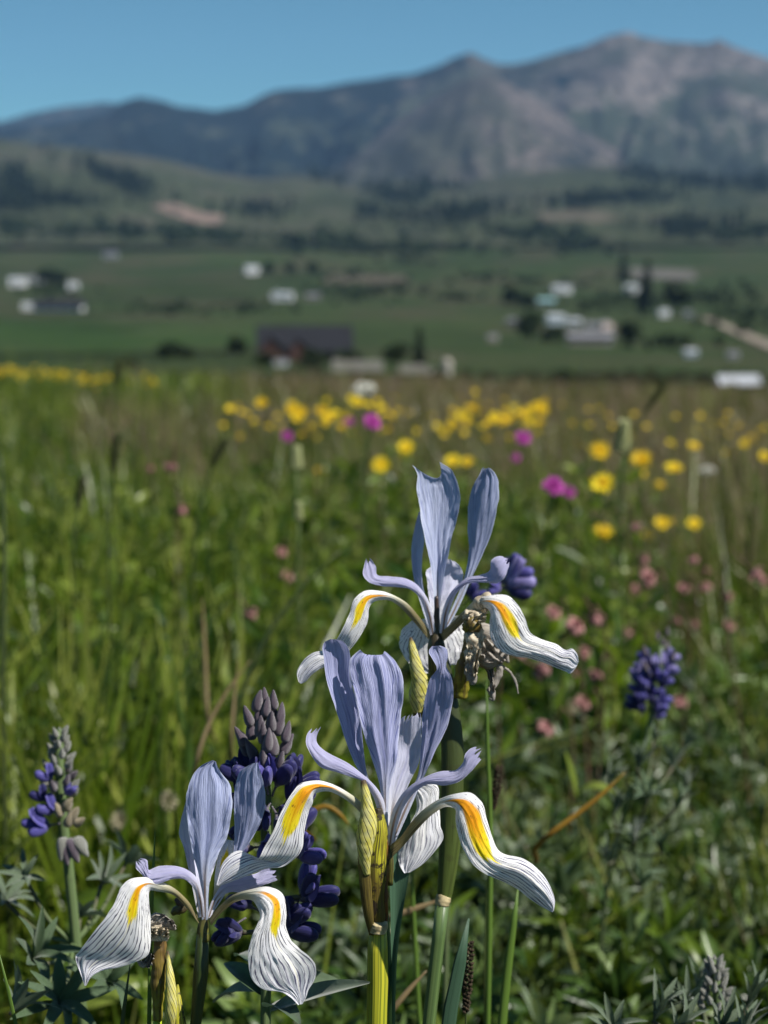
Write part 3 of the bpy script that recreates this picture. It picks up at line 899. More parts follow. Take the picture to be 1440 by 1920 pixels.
def house(px, py, wpx, hr_, wall, roof, label, rotz=0.0, depth_r=.7, gables=(), nwin=3, name='house', cat='house', group=None, chimney=False, pitch=.42, axis='x'):
    """gabled house; its ground line is seen at px, py, wpx pixels wide; wall height hr_ times its width"""
    p = hit(px, py, LAND)
    if p is None:
        return
    W = wpx * p.y / F * (.74 if wpx < 60 else .94)
    D, H = W * depth_r, W * hr_
    o = empty(name, tuple(p), label, cat, group)
    o.rotation_euler[2] = rotz
    org = np.array(p)
    def add(nm, v, f, m, par=o):
        me = bpy.data.meshes.new(nm)
        me.from_pydata([tuple(map(float, q)) for q in v], [], f)
        me.materials.append(HM[m])
        b = share(nm, me, par)
        return b
    rise = D * .5 * pitch if axis == 'x' else W * .5 * pitch
    # walls with gable ends
    if axis == 'x':
        wv = [(-W/2, 0, -1.5), (W/2, 0, -1.5), (W/2, D, -1.5), (-W/2, D, -1.5), (-W/2, 0, H), (W/2, 0, H), (W/2, D, H), (-W/2, D, H), (-W/2, D/2, H + rise), (W/2, D/2, H + rise)]
        wf = [(0, 1, 5, 4), (2, 3, 7, 6), (1, 2, 6, 9, 5), (3, 0, 4, 8, 7), (4, 5, 9, 8), (6, 7, 8, 9)]
    else:
        wv = [(-W/2, 0, -1.5), (W/2, 0, -1.5), (W/2, D, -1.5), (-W/2, D, -1.5), (-W/2, 0, H), (W/2, 0, H), (W/2, D, H), (-W/2, D, H), (0, 0, H + rise), (0, D, H + rise)]
        wf = [(0, 1, 5, 8, 4), (2, 3, 7, 9, 6), (1, 2, 6, 5), (3, 0, 4, 7), (4, 8, 9, 7), (5, 6, 9, 8)]
    add('wall', wv, wf, wall)
    e, t = W * .035, W * .018
    if axis == 'x':
        A, B = [(-e, H - e * pitch), (D / 2, H + rise), (D + e, H - e * pitch)], (-W/2 - e, W/2 + e)
        prof = [(y, z + .05 + t * .2) for y, z in A] + [(y, z + t + .05) for y, z in A[::-1]]
        rv = [(x, y, z) for x in B for y, z in prof]
    else:
        A, B = [(-W/2 - e, H - e * pitch), (0, H + rise), (W/2 + e, H - e * pitch)], (-e, D + e)
        prof = [(x, z + .05 + t * .2) for x, z in A] + [(x, z + t + .05) for x, z in A[::-1]]
        rv = [(x, y, z) for y in B for x, z in prof]
    n = 6
    rf = [tuple(range(n)), tuple(range(2 * n - 1, n - 1, -1))] + [(i, i + n, (i + 1) % n + n, (i + 1) % n) for i in range(n)]
    rf_o = add('roof', rv, rf, roof)
    if chimney:
        v, f = box_geo(W * .2, W * .2 + W * .04, D * .45, D * .45 + W * .04, H + rise * .6, H + rise * 1.5)
        add('chimney', v, f, 'stone', rf_o)
    for gx_, gw in gables:
        g = W * gw
        gv = [(gx_*W - g/2, -g*.25, -1.5), (gx_*W + g/2, -g*.25, -1.5), (gx_*W + g/2, -g*.25, H), (gx_*W - g/2, -g*.25, H), (gx_*W, -g*.25, H + g*.5),
              (gx_*W - g/2, D*.5, -1.5), (gx_*W + g/2, D*.5, -1.5), (gx_*W + g/2, D*.5, H), (gx_*W - g/2, D*.5, H), (gx_*W, D*.5, H + g*.5)]
        gf = [(0, 1, 2, 4, 3), (5, 8, 9, 7, 6), (0, 3, 8, 5), (1, 6, 7, 2)]
        add('gable_wing', gv, gf, wall)
        q = g * .06
        pr = [(gx_*W - g/2 - q, H - q), (gx_*W, H + g*.5), (gx_*W + g/2 + q, H - q)]
        pr = [(x, z + .04) for x, z in pr] + [(x, z + .04 + t) for x, z in pr[::-1]]
        gr = [(x, y, z) for y in (-g*.25 - q, D*.5) for x, z in pr]
        add('gable_roof', gr, rf, roof)
    for k in range(nwin):
        xc = W * ((k + .5) / nwin - .5) * .86
        ww, wh = W * .38 / max(nwin, 2) * .5, H * .2
        v, f = box_geo(xc - ww, xc + ww, -.09, .02, H * .52 - wh, H * .52 + wh)
        fr = add('window', v, f, 'trim')
        v, f = box_geo(xc - ww * .82, xc + ww * .82, -.14, -.085, H * .52 - wh * .84, H * .52 + wh * .84)
        add('pane', v, f, 'glass', fr)
    v, f = box_geo(W * .44 - W * .04, W * .44, -.1, .02, -.2, H * .62)
    add('door', v, f, 'grey')
    return o

house(572, 678, 182, .13, 'brown', 'rdark', 'big brown timber house with dark roof and two gables', .06, .55, ((-.36, .28), (-.06, .22)), 6, pitch=.85)
house(474, 514, 32, .42, 'white', 'rwhite', 'small far white house standing beside a row of small dark trees', .3, .9, (), 2)
house(528, 563, 52, .26, 'white', 'rwhite', 'white long house with low roof left of a dark hedge', -.1, .5, ((-.26, .42),), 3)
house(586, 563, 36, .30, 'beige', 'rgrey', 'tan building joined to the hedge right of the white long house', 0, .6, (), 2, 'shed', 'shed')
house(34, 537, 44, .34, 'white', 'rwhite', 'white house at the left edge of the valley', .2, .7, ((.22, .4),), 2)
house(68, 530, 40, .22, 'grey', 'rgrey', 'grey roofed low building right behind the left edge white house', .1, .6, (), 2, 'shed', 'shed')
house(138, 543, 26, .5, 'white', 'rwhite', 'tiny lone white house right of the dark trees on the left', .3, .8, (), 2)
house(52, 581, 28, .42, 'white', 'rwhite', 'white end building of the long dark barn on the left', .2, .8, (), 2)
house(108, 583, 96, .10, 'white', 'rdark', 'long low barn with dark roof and pale wall on the left', -.03, .3, (), 6, 'barn', 'barn', pitch=.8)
house(206, 484, 34, .3, 'grey', 'rgrey', 'faint grey building far out on the left fields', 0, .6, (), 2, 'shed', 'shed')
house(278, 467, 22, .4, 'beige', 'rwhite', 'faint pale building under the bare pinkish slope', 0, .6, (), 2, 'shed', 'shed')
house(1055, 550, 46, .28, 'white', 'rwhite', 'white house farthest back in the right farm cluster', .1, .6, ((.2, .4),), 3)
house(1024, 573, 44, .26, 'grey', 'rteal', 'grey house with teal roof in the right farm cluster', -.1, .6, (), 3)
house(1044, 608, 42, .40, 'bluewhite', 'rwhite', 'pale blue white house in the middle of the right farm cluster', .15, .8, (), 3)
house(1076, 612, 36, .36, 'white', 'rwhite', 'white house touching the pale blue one on its right', -.15, .8, (), 2)
house(1115, 618, 44, .26, 'grey', 'rgrey', 'grey roofed house behind the long beige building', .05, .6, (), 3)
house(1140, 618, 28, .55, 'pink', 'rwhite', 'small pinkish white house at the right end of the farm cluster', .2, .8, (), 1, axis='y')
house(1108, 648, 88, .18, 'beige', 'rgrey', 'long beige farm building in front of the right farm cluster', .05, .35, (), 6, 'barn', 'barn', pitch=.5)
house(925, 641, 26, .45, 'beige', 'rgrey', 'small pale hut alone on the grass left of the farm cluster', .2, .8, (), 1, 'shed', 'shed')
house(962, 610, 34, .34, 'beige', 'rgrey', 'small beige shed beyond the lone pale hut', -.2, .7, (), 2, 'shed', 'shed')
house(1186, 549, 32, .42, 'white', 'rwhite', 'white house below the pale stubble field', .2, .8, (), 2)
house(1247, 594, 26, .5, 'white', 'rwhite', 'small white house under the big dark tree by the dirt road', .2, .8, (), 2)
house(1290, 596, 24, .5, 'grey', 'rgrey', 'small grey house right of the big dark tree by the dirt road', -.2, .8, (), 2)
house(1297, 669, 32, .40, 'bluewhite', 'rwhite', 'pale blue white hut on the grass left of the dirt road', .1, .8, (), 2, 'shed', 'shed')
house(1376, 672, 28, .38, 'grey', 'rgrey', 'pale grey hut under the dirt road', .1, .8, (), 2, 'shed', 'shed')
house(1388, 733, 80, .16, 'brown', 'rshine', 'nearest shed with pale roof at the right edge just beyond the meadow', .08, .55, (), 3, 'shed', 'shed', pitch=.7)

def stone_wall(px0, px1, py, hpx, label, lump=.25):
    a, b = hit(px0, py, (BV,)), hit(px1, py, (BV,))
    n = 24
    o = None
    d = (b - a); L = d.length; d.normalize()
    nrm = Vector((-d.y, d.x, 0)).normalized()
    V = []
    h = hpx * a.y / F
    for k in range(n):
        p = a + d * (L * k / (n - 1))
        hh = h * (1 + lump * (random.random() - .5))
        for (q, z) in ((-.5, -1), (-.5, hh), (.5, hh), (.5, -1)):
            V.append(tuple(p + nrm * q + Vector((0, 0, z))))
    o = mesh_obj('stone_wall', np.array(V), tri_clean(grid_faces(4, n)) + [(0, 1, 2, 3), (4*n-1, 4*n-2, 4*n-3, 4*n-4)], HM['stone'], origin=tuple(a), smooth=False)
    return tag(o, label, 'wall')
stone_wall(622, 718, 696, 20, 'pale long wall at the right foot of the big brown house')
stone_wall(748, 800, 700, 16, 'low white wall right of the big brown house')
stone_wall(800, 828, 701, 9, 'grey lowest bit of wall left of the pale pillar')
p = hit(838, 704, (BV,))
k = p.y / F
v, f, u = tube_geo([tuple(p - Vector((0, 0, 1))), tuple(p + Vector((0, 0, 16 * k))), tuple(p + Vector((0, 0, 28 * k))), tuple(p + Vector((0, 0, 32 * k)))], [9 * k, 9 * k, 8 * k, 3 * k], 12, 10)
tag(mesh_obj('gate_pillar', v, tri_clean(f), HM['stone'], uv=u, origin=tuple(p)), 'pale stone pillar at the end of the low white wall', 'pillar')
p = hit(527, 686, (BV,)); k = p.y / F
k *= .62
v, f = box_geo(-20*k, 20*k, -8*k, 8*k, -1, 12*k)
mo = mesh_obj('garden_shed', np.array(v) + np.array(p), f, HM['white'], origin=tuple(p), smooth=False)
rv = [(-23*k, -10*k, 12*k), (23*k, -10*k, 12*k), (23*k, 0, 19*k), (-23*k, 0, 19*k), (23*k, 10*k, 12*k), (-23*k, 10*k, 12*k)]
mesh_obj('roof', np.array(rv) + np.array(p), [(0, 1, 2, 3), (3, 2, 4, 5), (0, 3, 5), (1, 4, 2), (0, 5, 4, 1)], HM['rgrey'], mo, smooth=False)
tag(mo, 'small white outbuilding in front of the big brown house', 'shed')
# ------------------------------------------------------------------ the three irises
def petal(name, fr, dep, rows, mat, parent, nu=21, nv=64, ruff=.5, rfreq=2.6, jag=0.0, notch=0.0, seed=0, edge=.02, pleat=0.0, turn=1.0):
    """a petal through rows of (left x, y, right x, y, depth mm, bulge mm, tilt mm); fr = (x0, y0, scale) of the pixel frame"""
    ox, oy, s = fr
    R = []
    for r in rows:
        r = list(r) + [0] * (7 - len(r))
        lx, ly, rx, ry = ox + r[0] / s, oy + r[1] / s, ox + r[2] / s, oy + r[3] / s
        dm, bu, ti = r[4] / 1000, r[5] / 1000, r[6] / 1000 * turn
        if len(r) > 7:
            cx, cy = ox + r[7] / s, oy + r[8] / s
        else:
            cx, cy = (lx + rx) / 2, (ly + ry) / 2
        R.append((lx, ly, dep + dm - ti, cx, cy, dep + dm + bu, rx, ry, dep + dm + ti))
    R = np.array(R)
    c = R[:, 3:5]
    seg = np.linalg.norm(np.diff(c, axis=0), axis=1) + .5 * np.linalg.norm(np.diff(R[:, 0:2], axis=0), axis=1) * .5 + .5 * np.linalg.norm(np.diff(R[:, 6:8], axis=0), axis=1) * .5
    K = np.concatenate([[0], np.cumsum(seg + 1e-6)])
    K /= K[-1]
    v = np.linspace(0, 1, nv)
    u = np.linspace(-1, 1, nu)
    # tip notch and ragged tip: points near the end are sampled a little earlier
    U, V = np.meshgrid(u, v)
    e = sstep(V, .72, 1.0)
    Vs = V - notch * np.exp(-(U / .10) ** 2) * sstep(V, .80, 1.0)
    if jag:
        Vs = Vs - jag * e * vnoise(U * 6 + seed, U * 0 + seed, seed)
    Vs = np.clip(Vs, 0, 1)
    Q = cubic(Vs.ravel(), K, R).reshape(nv, nu, 9)
    UU = U * (1 + edge * (2 * vnoise(V * 26 + 3 * seed, np.sign(U) * 2.0 + 7, seed) - 1) * np.abs(U) ** 4 * sstep(V, .1, .3))
    def comb(k):
        L, C, Rr = Q[..., k], Q[..., k + 3], Q[..., k + 6]
        return C + UU * (Rr - L) / 2 + UU * UU * ((L + Rr) / 2 - C)
    X, Y, D = comb(0), comb(1), comb(2)
    W = sstep(V, .15, .5)
    D = D + .001 * ruff * W * (np.abs(U) ** 2.5) * np.sin(V * rfreq * 6.283 + np.sign(U) * 1.7 + seed) * (.4 + vnoise(V * 9, U * 2, seed))
    D = D + .001 * ruff * .8 * W * (2 * fbm(V * 3 + U * 1.2 + seed, U * 2.6 - V * 2 + 4, seed, 3) - 1)
    D = D + .001 * ruff * .35 * W * np.abs(U) ** 5 * (2 * vnoise(V * 34, np.sign(U) * 3 + 5, seed) - 1)
    if pleat:
        D = D + .001 * pleat * W * np.cos(U * 9.4 + 1.5 * vnoise(V * 5, U, seed))
    D = D + .0006 * min(ruff, 1) * W * (2 * fbm(U * 6 + V * 3 * np.sign(U), V * 5 - np.abs(U) * 4 + seed, seed + 2, 4) - 1)
    pts = P(X, Y, D).reshape(-1, 3)
    uv = np.stack([(U + 1) / 2, V], -1).reshape(-1, 2)
    return mesh_obj(name, pts, grid_faces(nu, nv), mat, parent, uv)

def ptube(name, fr, dep, pts, mat, parent, ground_end=False, **kw):
    """a stalk through (x, y, depth mm, half width px) in a pixel frame"""
    ox, oy, s = fr
    A = np.array([(ox + p[0] / s, oy + p[1] / s, dep + p[2] / 1000) for p in pts])
    W = P(A[:, 0], A[:, 1], A[:, 2])
    rr_ = np.array([p[3] / s * (dep + p[2] / 1000) / F for p in pts])
    if ground_end:
        q = W[0].copy() if ground_end == 'first' else W[-1].copy()
        g = q + (q - (W[1] if ground_end == 'first' else W[-2])) * .5
        g[2] = gz(g[0], g[1]) - .01
        if ground_end == 'first':
            W = np.concatenate([g[None], W]); rr_ = np.concatenate([rr_[:1] * 1.1, rr_])
        else:
            W = np.concatenate([W, g[None]]); rr_ = np.concatenate([rr_, rr_[-1:] * 1.1])
    return tube(name, W, rr_, mat, parent, **kw)

FA, FB, FC = (540, 840, 2.4828), (390, 1180, 2.0870), (120, 1400, 2.7692)
ONE = (0, 0, 1)

def foot(px, py, d):
    q = P(px, py, d)
    return (float(q[0]), float(q[1]), gz(q[0], q[1]))

# ---- the middle iris, in sharp focus
DB = .500
ib = empty('iris', foot(707, 1900, DB), 'sharp middle iris with yellow spathe on striped yellow green stem, largest flower in front', 'iris', 'blue irises in the foreground')
petal('standard', FB, DB, [(682, 860, 700, 860, 0), (670, 720, 690, 718, 2), (603, 575, 622, 565, 4, .4, .3), (572, 520, 612, 495, 5, 1, .8), (536, 430, 603, 415, 6, 1.6, 1.2), (509, 340, 594, 325, 6.5, 2, 1.6),
      (481, 255, 575, 262, 6, 2.2, 2), (459, 180, 556, 178, 5, 2.2, 2), (452, 118, 558, 112, 4, 2, 1.8), (449, 70, 545, 66, 3, 1.4, 1.2), (462, 45, 518, 42, 2, .6, .6), (478, 39, 500, 39, 1.6)],
      MAT['std_a'], ib, seed=1, ruff=.7, edge=.03)
petal('standard', FB, DB, [(680, 860, 704, 860, -1.5), (680, 700, 706, 700, -1.8, -.6), (670, 605, 714, 605, -2, -1), (646, 520, 740, 515, -1.5, -1.2), (618, 440, 745, 440, -.8, -1.2, -.3),
      (594, 345, 754, 345, 0, -1.0, -.5), (570, 245, 765, 245, .8, -.8, -.8), (554, 170, 756, 170, 1.6, -.5, -.8), (560, 112, 728, 118, 2.4, -.3, -.6), (585, 88, 700, 92, 3, 0, -.4, 648, 100), (596, 80, 690, 86, 3.3, 0, -.3, 650, 116)],
      MAT['std_a'], ib, nu=31, nv=80, seed=2, ruff=.7, pleat=.25, notch=.015)
petal('standard', FB, DB, [(700, 860, 720, 860, 1), (755, 705, 792, 700, 3.5), (822, 565, 856, 553, 6, -.4, -.4), (832, 470, 892, 472, 7, -.9, -1), (836, 390, 932, 390, 7.5, -1.2, -1.6), (843, 312, 953, 312, 7.5, -1.3, -2),
      (856, 240, 962, 236, 7, -1.2, -2.2), (874, 186, 950, 178, 6, -.6, -1.6), (896, 155, 932, 144, 4.6, .5, .8), (880, 118, 939, 104, 3.2, 1, 1.6), (864, 82, 930, 72, 2.4, .6, 1.4), (876, 66, 908, 64, 2)],
      MAT['std_a'], ib, seed=3, ruff=.8, edge=.035)
petal('style_arm', FB, DB, [(688, 840, 707, 838, -1), (670, 740, 700, 722, -2, -.6), (648, 662, 682, 655, -3.2, -1, .3), (608, 597, 642, 600, -4.6, -1.2, .6), (560, 578, 592, 556, -6, -1.2, .8), (500, 558, 545, 522, -7.4, -1.2, 1),
      (440, 538, 495, 496, -8.4, -1.2, 1.2), (403, 490, 450, 470, -8.8, -.8, 1.2), (383, 440, 424, 436, -8.4, -.4, 1), (390, 405, 430, 406, -7.6, 0, .6), (418, 378, 445, 378, -6.8)],
      MAT['arm'], ib, seed=4, ruff=.45, jag=.07)
petal('style_arm', FB, DB, [(700, 845, 722, 845, -1.5), (708, 765, 740, 772, -3, -.7), (734, 684, 768, 694, -4.6, -1.0, -.4), (780, 622, 814, 634, -6.4, -1.1, -.8), (842, 581, 862, 607, -8.2, -1.1, -1), (910, 556, 930, 611, -9.8, -1, -1),
      (972, 549, 986, 594, -11, -.8, -1), (998, 520, 1022, 564, -11.6, -.5, -.8), (1008, 485, 1052, 530, -11.6, -.3, -.4), (1044, 460, 1077, 494, -11.2), (1070, 458, 1080, 474, -11)],
      MAT['arm'], ib, seed=5, ruff=.45, jag=.08)
petal('style_arm', FB, DB, [(698, 845, 714, 845, 1), (704, 700, 742, 700, 4, .6), (706, 590, 792, 594, 6.5, 1, .6), (726, 520, 824, 522, 8.2, 1, .8), (738, 452, 834, 452, 9.6, .6, .6), (746, 392, 835, 390, 9.0, -1.2, .2), (754, 348, 834, 342, 7.4, -1), (785, 322, 826, 320, 6.6)],
      MAT['arm_w'], ib, seed=6, ruff=.6, jag=.09)
petal('fall', FB, DB, [(696, 862, 712, 878, 0), (645, 727, 628, 752, -3, -.6), (592, 670, 576, 697, -5.5, -.8), (540, 633, 522, 656, -7.8, -.9), (480, 603, 466, 634, -10, -1), (416, 591, 412, 650, -12, -1.6, .4), (366, 601, 410, 676, -13, -2, 1.2),
      (328, 642, 398, 704, -13.4, -1.9, 2), (291, 706, 386, 748, -13.6, -1.6, 2.6), (262, 775, 375, 805, -13.6, -1.2, 3), (224, 846, 366, 862, -13.2, -.6, 3), (190, 900, 335, 902, -12.4, .6, 2.6), (170, 886, 300, 926, -9.8, .8, .4),
      (130, 866, 232, 936, -8.6, -1.4, -.6), (78, 888, 152, 965, -8.6, -1.8, -1.0), (46, 940, 84, 990, -9.2, -.8, -.6), (33, 1000, 44, 1004, -9.6)],
      MAT['fall_a'], ib, nu=33, nv=110, seed=7, ruff=.55, rfreq=2)
petal('fall', FB, DB, [(703, 850, 724, 888, -.5), (745, 820, 760, 852, -3.5, -.8), (795, 755, 822, 781, -6.5, -1), (850, 699, 882, 722, -9.2, -1.1), (910, 662, 936, 694, -11.8, -1.2), (962, 644, 968, 706, -14, -1.8, -.4), (1020, 638, 968, 742, -15.4, -2, -1.2),
      (1068, 672, 977, 795, -16, -1.8, -1.8), (1090, 742, 1002, 866, -16.4, -1.4, -2.2), (1112, 812, 1042, 926, -16.6, -1, -2.2), (1138, 866, 1092, 960, -16.4, -1.2, -1.6), (1172, 883, 1134, 979, -15.8, -2.2, -.8), (1232, 896, 1202, 1012, -15.2, -3.2, .4),
      (1296, 943, 1264, 1058, -14.8, -3.2, 1), (1344, 1018, 1314, 1090, -14.6, -2, 1), (1358, 1074, 1342, 1105, -14.6, -.6), (1354, 1100, 1348, 1107, -14.6)],
      MAT['fall_b'], ib, nu=33, nv=110, seed=8, turn=.25, ruff=.5, rfreq=2)
petal('fall', FB, DB, [(700, 858, 714, 852, 2), (762, 690, 788, 660, 6), (806, 640, 850, 602, 10, -.5, .4), (818, 690, 893, 606, 12.5, -1, .6), (792, 758, 904, 682, 13.4, -1.4, .6), (762, 820, 909, 764, 13.6, -1.6, .4), (742, 880, 918, 825, 13.4, -1.4),
      (746, 908, 884, 874, 13, -1), (755, 935, 832, 926, 12.6, -.5), (768, 954, 792, 951, 12.4)],
      MAT['fall_back'], ib, nu=29, nv=80, seed=9, ruff=.6)
# the perianth tube and the spathe with a still rolled bud
ptube('perianth_tube', FB, DB, [(712, 1000, 1, 12), (712, 900, 0, 14), (704, 850, 0, 15), (696, 790, 0, 13), (692, 700, 0, 9), (692, 610, -.6, 5)], MAT['tube_dark'], ib, n=20)
sp_ = ptube('spathe', ONE, DB, [(708, 1740, 0, 15), (705, 1715, -1, 20), (702, 1680, -1.4, 23), (701, 1640, -2, 26), (704, 1590, -2.6, 23.5), (709, 1550, -3, 17), (710, 1515, -3, 6)], MAT['spathe'], ib, n=54, sides=24, flat=.8)
ptube('sheath_edge', ONE, DB, [(697, 1752, -2, 5), (692, 1720, -4, 9), (687, 1680, -5, 11), (684, 1640, -5.6, 11.5), (681, 1600, -6, 10), (681, 1575, -5.8, 6)], MAT['spathe_brown'], sp_, n=40, sides=14, flat=.6)
ptube('sheath_margin', ONE, DB, [(724, 1738, -1, 3), (723, 1700, -2, 5), (722, 1650, -2.6, 6.5), (724, 1610, -3, 6), (724, 1575, -3.4, 3)], MAT['spathe_red'], sp_, n=40, sides=12, flat=.8, lump=.5, seed=4)
ptube('bud', ONE, DB, [(688, 1640, -6.2, 6), (684, 1610, -7, 12), (685, 1575, -7.6, 17), (690, 1540, -7.6, 17), (688, 1508, -7.4, 11.5), (684, 1482, -7.2, 8), (681, 1463, -6.8, 5)], MAT['bud'], ib, n=60, sides=22, flat=.8, lump=.10, seed=3)
ptube('collar', ONE, DB, [(707, 1746, -1, 18.0), (708, 1738, -1.2, 19.0), (709, 1731, -1.6, 18.6), (710, 1726, -2, 17.2)], MAT['paper'], ib, n=14, sides=26, lump=.07, seed=1)
ptube('stem', ONE, DB, [(706, 1985, 1, 20), (706, 1920, 0, 19), (708, 1850, 0, 20), (708, 1790, 0, 19.5), (708, 1755, 0, 18), (709, 1730, 0, 16)], MAT['stem_y'], ib, 'first', n=60, sides=24)
petal('sheath_leaf', ONE, DB, [(716, 2150, 742, 2150, 3), (714, 1990, 736, 1990, 2.2, 1.4), (716, 1900, 735, 1900, 1.6, 1.6), (720, 1800, 734, 1800, 1.2, 1.4), (722, 1740, 731, 1740, 1, .8), (724, 1700, 727, 1700, 1)], MAT['leaf_teal'], ib, nu=7, nv=30, ruff=.1)

# ---- the lower left iris
DC_ = .492
ic = empty('iris', foot(376, 1900, DC_), 'lowest iris of the three, left of the dark lupine, with two broad veined falls', 'iris', 'blue irises in the foreground')
petal('standard', FC, DC_, [(716, 900, 748, 900, -1), (714, 760, 750, 760, -1.4, -.7), (698, 660, 764, 660, -1.4, -1.2), (670, 560, 802, 560, -.8, -1.4), (651, 455, 850, 460, 0, -1.4), (637, 350, 868, 355, .6, -1.2), (633, 272, 873, 272, 1.2, -1),
      (652, 190, 856, 186, 2, -.6), (692, 116, 812, 130, 2.8, -.2), (738, 84, 793, 92, 3.2), (772, 70, 788, 76, 3.2)], MAT['std_b'], ic, nu=29, nv=76, seed=11, ruff=.8, pleat=.2)
petal('standard', FC, DC_, [(698, 890, 714, 890, 1), (664, 720, 692, 720, 3), (643, 620, 682, 640, 4, .6, -.8), (620, 520, 668, 540, 4.6, .8, -1.4), (597, 450, 656, 460, 5, .8, -2), (605, 390, 648, 400, 5, .6, -2), (626, 310, 652, 310, 4.6, .2, -1.4), (642, 240, 656, 240, 4.2)],
      MAT['arm_w'], ic, seed=12, ruff=.6)
petal('standard', FC, DC_, [(738, 890, 756, 890, 2), (828, 720, 862, 720, 5), (878, 570, 922, 562, 7, -.5, -.3), (885, 460, 986, 462, 8, -1, -.8), (884, 360, 1031, 368, 8.4, -1.3, -1.2), (883, 270, 1046, 270, 8.4, -1.2, -1.4), (892, 190, 1034, 182, 8, -.8, -1.2),
      (925, 118, 1014, 116, 7.4, -.3, -.6), (975, 88, 1008, 82, 7)], MAT['std_b'], ic, seed=13, ruff=.7)
petal('style_arm', FC, DC_, [(704, 885, 732, 885, -1.4), (690, 790, 722, 780, -3, -.7), (670, 730, 697, 692, -4.6, -1, .6), (620, 688, 642, 640, -6, -1.2, 1), (555, 690, 560, 617, -7.4, -1.4, 1.2), (486, 712, 480, 624, -8.6, -1.4, 1.4), (446, 710, 442, 640, -9.4, -1, 1.2),
      (402, 662, 436, 612, -9.6, -.4, .8), (368, 622, 426, 582, -9.2, 0, .4), (366, 594, 392, 574, -8.8)], MAT['arm'], ic, seed=14, ruff=.45, jag=.08)
petal('style_arm', FC, DC_, [(740, 885, 764, 885, 0), (776, 782, 804, 792, 2, -.5), (836, 702, 862, 756, 4, -1, -.6), (915, 680, 930, 757, 5.6, -1.2, -.8), (1000, 656, 1012, 728, 6.8, -1, -.8), (1058, 628, 1084, 702, 7.2, -.5, -.4), (1098, 628, 1122, 690, 7.2)], MAT['arm'], ic, seed=15, ruff=.5, jag=.07)
petal('style_arm', FC, DC_, [(724, 885, 752, 885, 1), (690, 700, 760, 690, 5, .8), (676, 600, 790, 600, 8, .8), (690, 540, 800, 540, 9.6), (720, 500, 780, 500, 9.4)], MAT['arm_w'], ic, seed=16, ruff=.5, jag=.06)
petal('fall', FC, DC_, [(750, 890, 766, 890, 3), (776, 770, 806, 760, 8, -.4), (784, 660, 850, 660, 11.5, -.8), (800, 570, 889, 580, 13, -1), (828, 505, 888, 515, 14, -.8), (846, 482, 882, 488, 15, 0), (850, 520, 900, 520, 17.5, .8), (846, 620, 930, 620, 18, .8), (850, 690, 920, 690, 17.6)], MAT['fall_e'], ic, seed=17, ruff=.4)
petal('fall', FC, DC_, [(692, 878, 702, 918, -.6), (642, 798, 626, 828, -3.4, -.6), (570, 733, 560, 767, -6, -.8), (500, 698, 490, 752, -8.4, -1), (425, 678, 445, 748, -10.4, -1.6, .6), (350, 684, 440, 785, -11.8, -2, 1.4), (300, 724, 446, 850, -12.4, -1.8, 2), (262, 808, 450, 930, -12.8, -1.4, 2.4),
      (215, 888, 449, 1020, -13, -.8, 2.6), (150, 970, 433, 1080, -12.8, -.2, 2.4), (90, 1050, 372, 1118, -12.2, .4, 2), (60, 1088, 285, 1146, -11.8, .6, 1.4), (72, 1140, 196, 1164, -11.6, .4, .6), (94, 1200, 142, 1196, -11.6), (106, 1240, 115, 1242, -11.6)],
      MAT['fall_c'], ic, nu=33, nv=100, seed=18, ruff=.5, rfreq=2)
petal('fall', FC, DC_, [(764, 928, 753, 892, -.6), (830, 852, 814, 820, -3.6, -.6), (900, 803, 880, 768, -6.4, -.8), (972, 797, 962, 742, -8.8, -1.2), (1000, 826, 1058, 727, -10.4, -1.8, -.8), (1018, 880, 1140, 772, -11.2, -1.8, -1.2), (1004, 922, 1154, 850, -11.8, -1.6, -1.4),
      (974, 990, 1152, 940, -12.2, -1.2, -1.6), (957, 1072, 1192, 1020, -12.4, -.8, -1.6), (960, 1150, 1262, 1080, -12.4, -.5, -1.4), (984, 1215, 1306, 1140, -12.2, -.3, -1.2), (1050, 1264, 1298, 1212, -11.8, 0, -.8), (1130, 1276, 1268, 1264, -11.4), (1182, 1306, 1256, 1302, -11.2), (1216, 1341, 1238, 1336, -11)],
      MAT['fall_d'], ic, nu=33, nv=100, seed=19, turn=-.6, ruff=.6, rfreq=2)
ptube('perianth_tube', FC, DC_, [(722, 1010, 0, 33), (722, 940, 0, 30), (728, 890, 0, 20), (732, 800, -.8, 11), (736, 700, -1.8, 7), (738, 630, -2.2, 4)], MAT['tube_dark'], ic, n=24)
ptube('stem', FC, DC_, [(664, 1600, 1, 27), (682, 1440, 0, 26), (704, 1280, 0, 38), (712, 1150, 0, 39), (720, 1000, 0, 34), (722, 960, 0, 31)], MAT['stem_d'], ic, 'first', n=44, sides=20)
ws = ptube('withered_flower', FC, DC_, [(486, 1420, 0, 25), (488, 1330, 0, 28), (490, 1200, 0, 40), (496, 1080, 0, 38), (502, 1000, 0, 32), (500, 950, 0, 40), (492, 920, 0, 30)], MAT['withered_brown'], ic, n=50, sides=18, lump=.2, seed=2)
ptube('withered_petal', FC, DC_, [(452, 905, -1, 14), (480, 890, -2, 26), (525, 905, -2, 26), (558, 935, -1, 18), (576, 950, 0, 6)], MAT['withered_grey'], ws, n=34, sides=16, lump=.45, seed=7)
ptube('withered_petal', FC, DC_, [(460, 945, -1, 10), (490, 940, -2.5, 24), (520, 945, -2, 22), (545, 940, -1, 10)], MAT['withered'], ws, n=30, sides=14, lump=.6, seed=9)
ptube('withered_petal', FC, DC_, [(380, 1110, 1, 5), (405, 1130, 1, 15), (435, 1130, 1, 14), (462, 1095, 1, 8)], MAT['withered_grey'], ws, n=24, sides=12, lump=.45, seed=4)
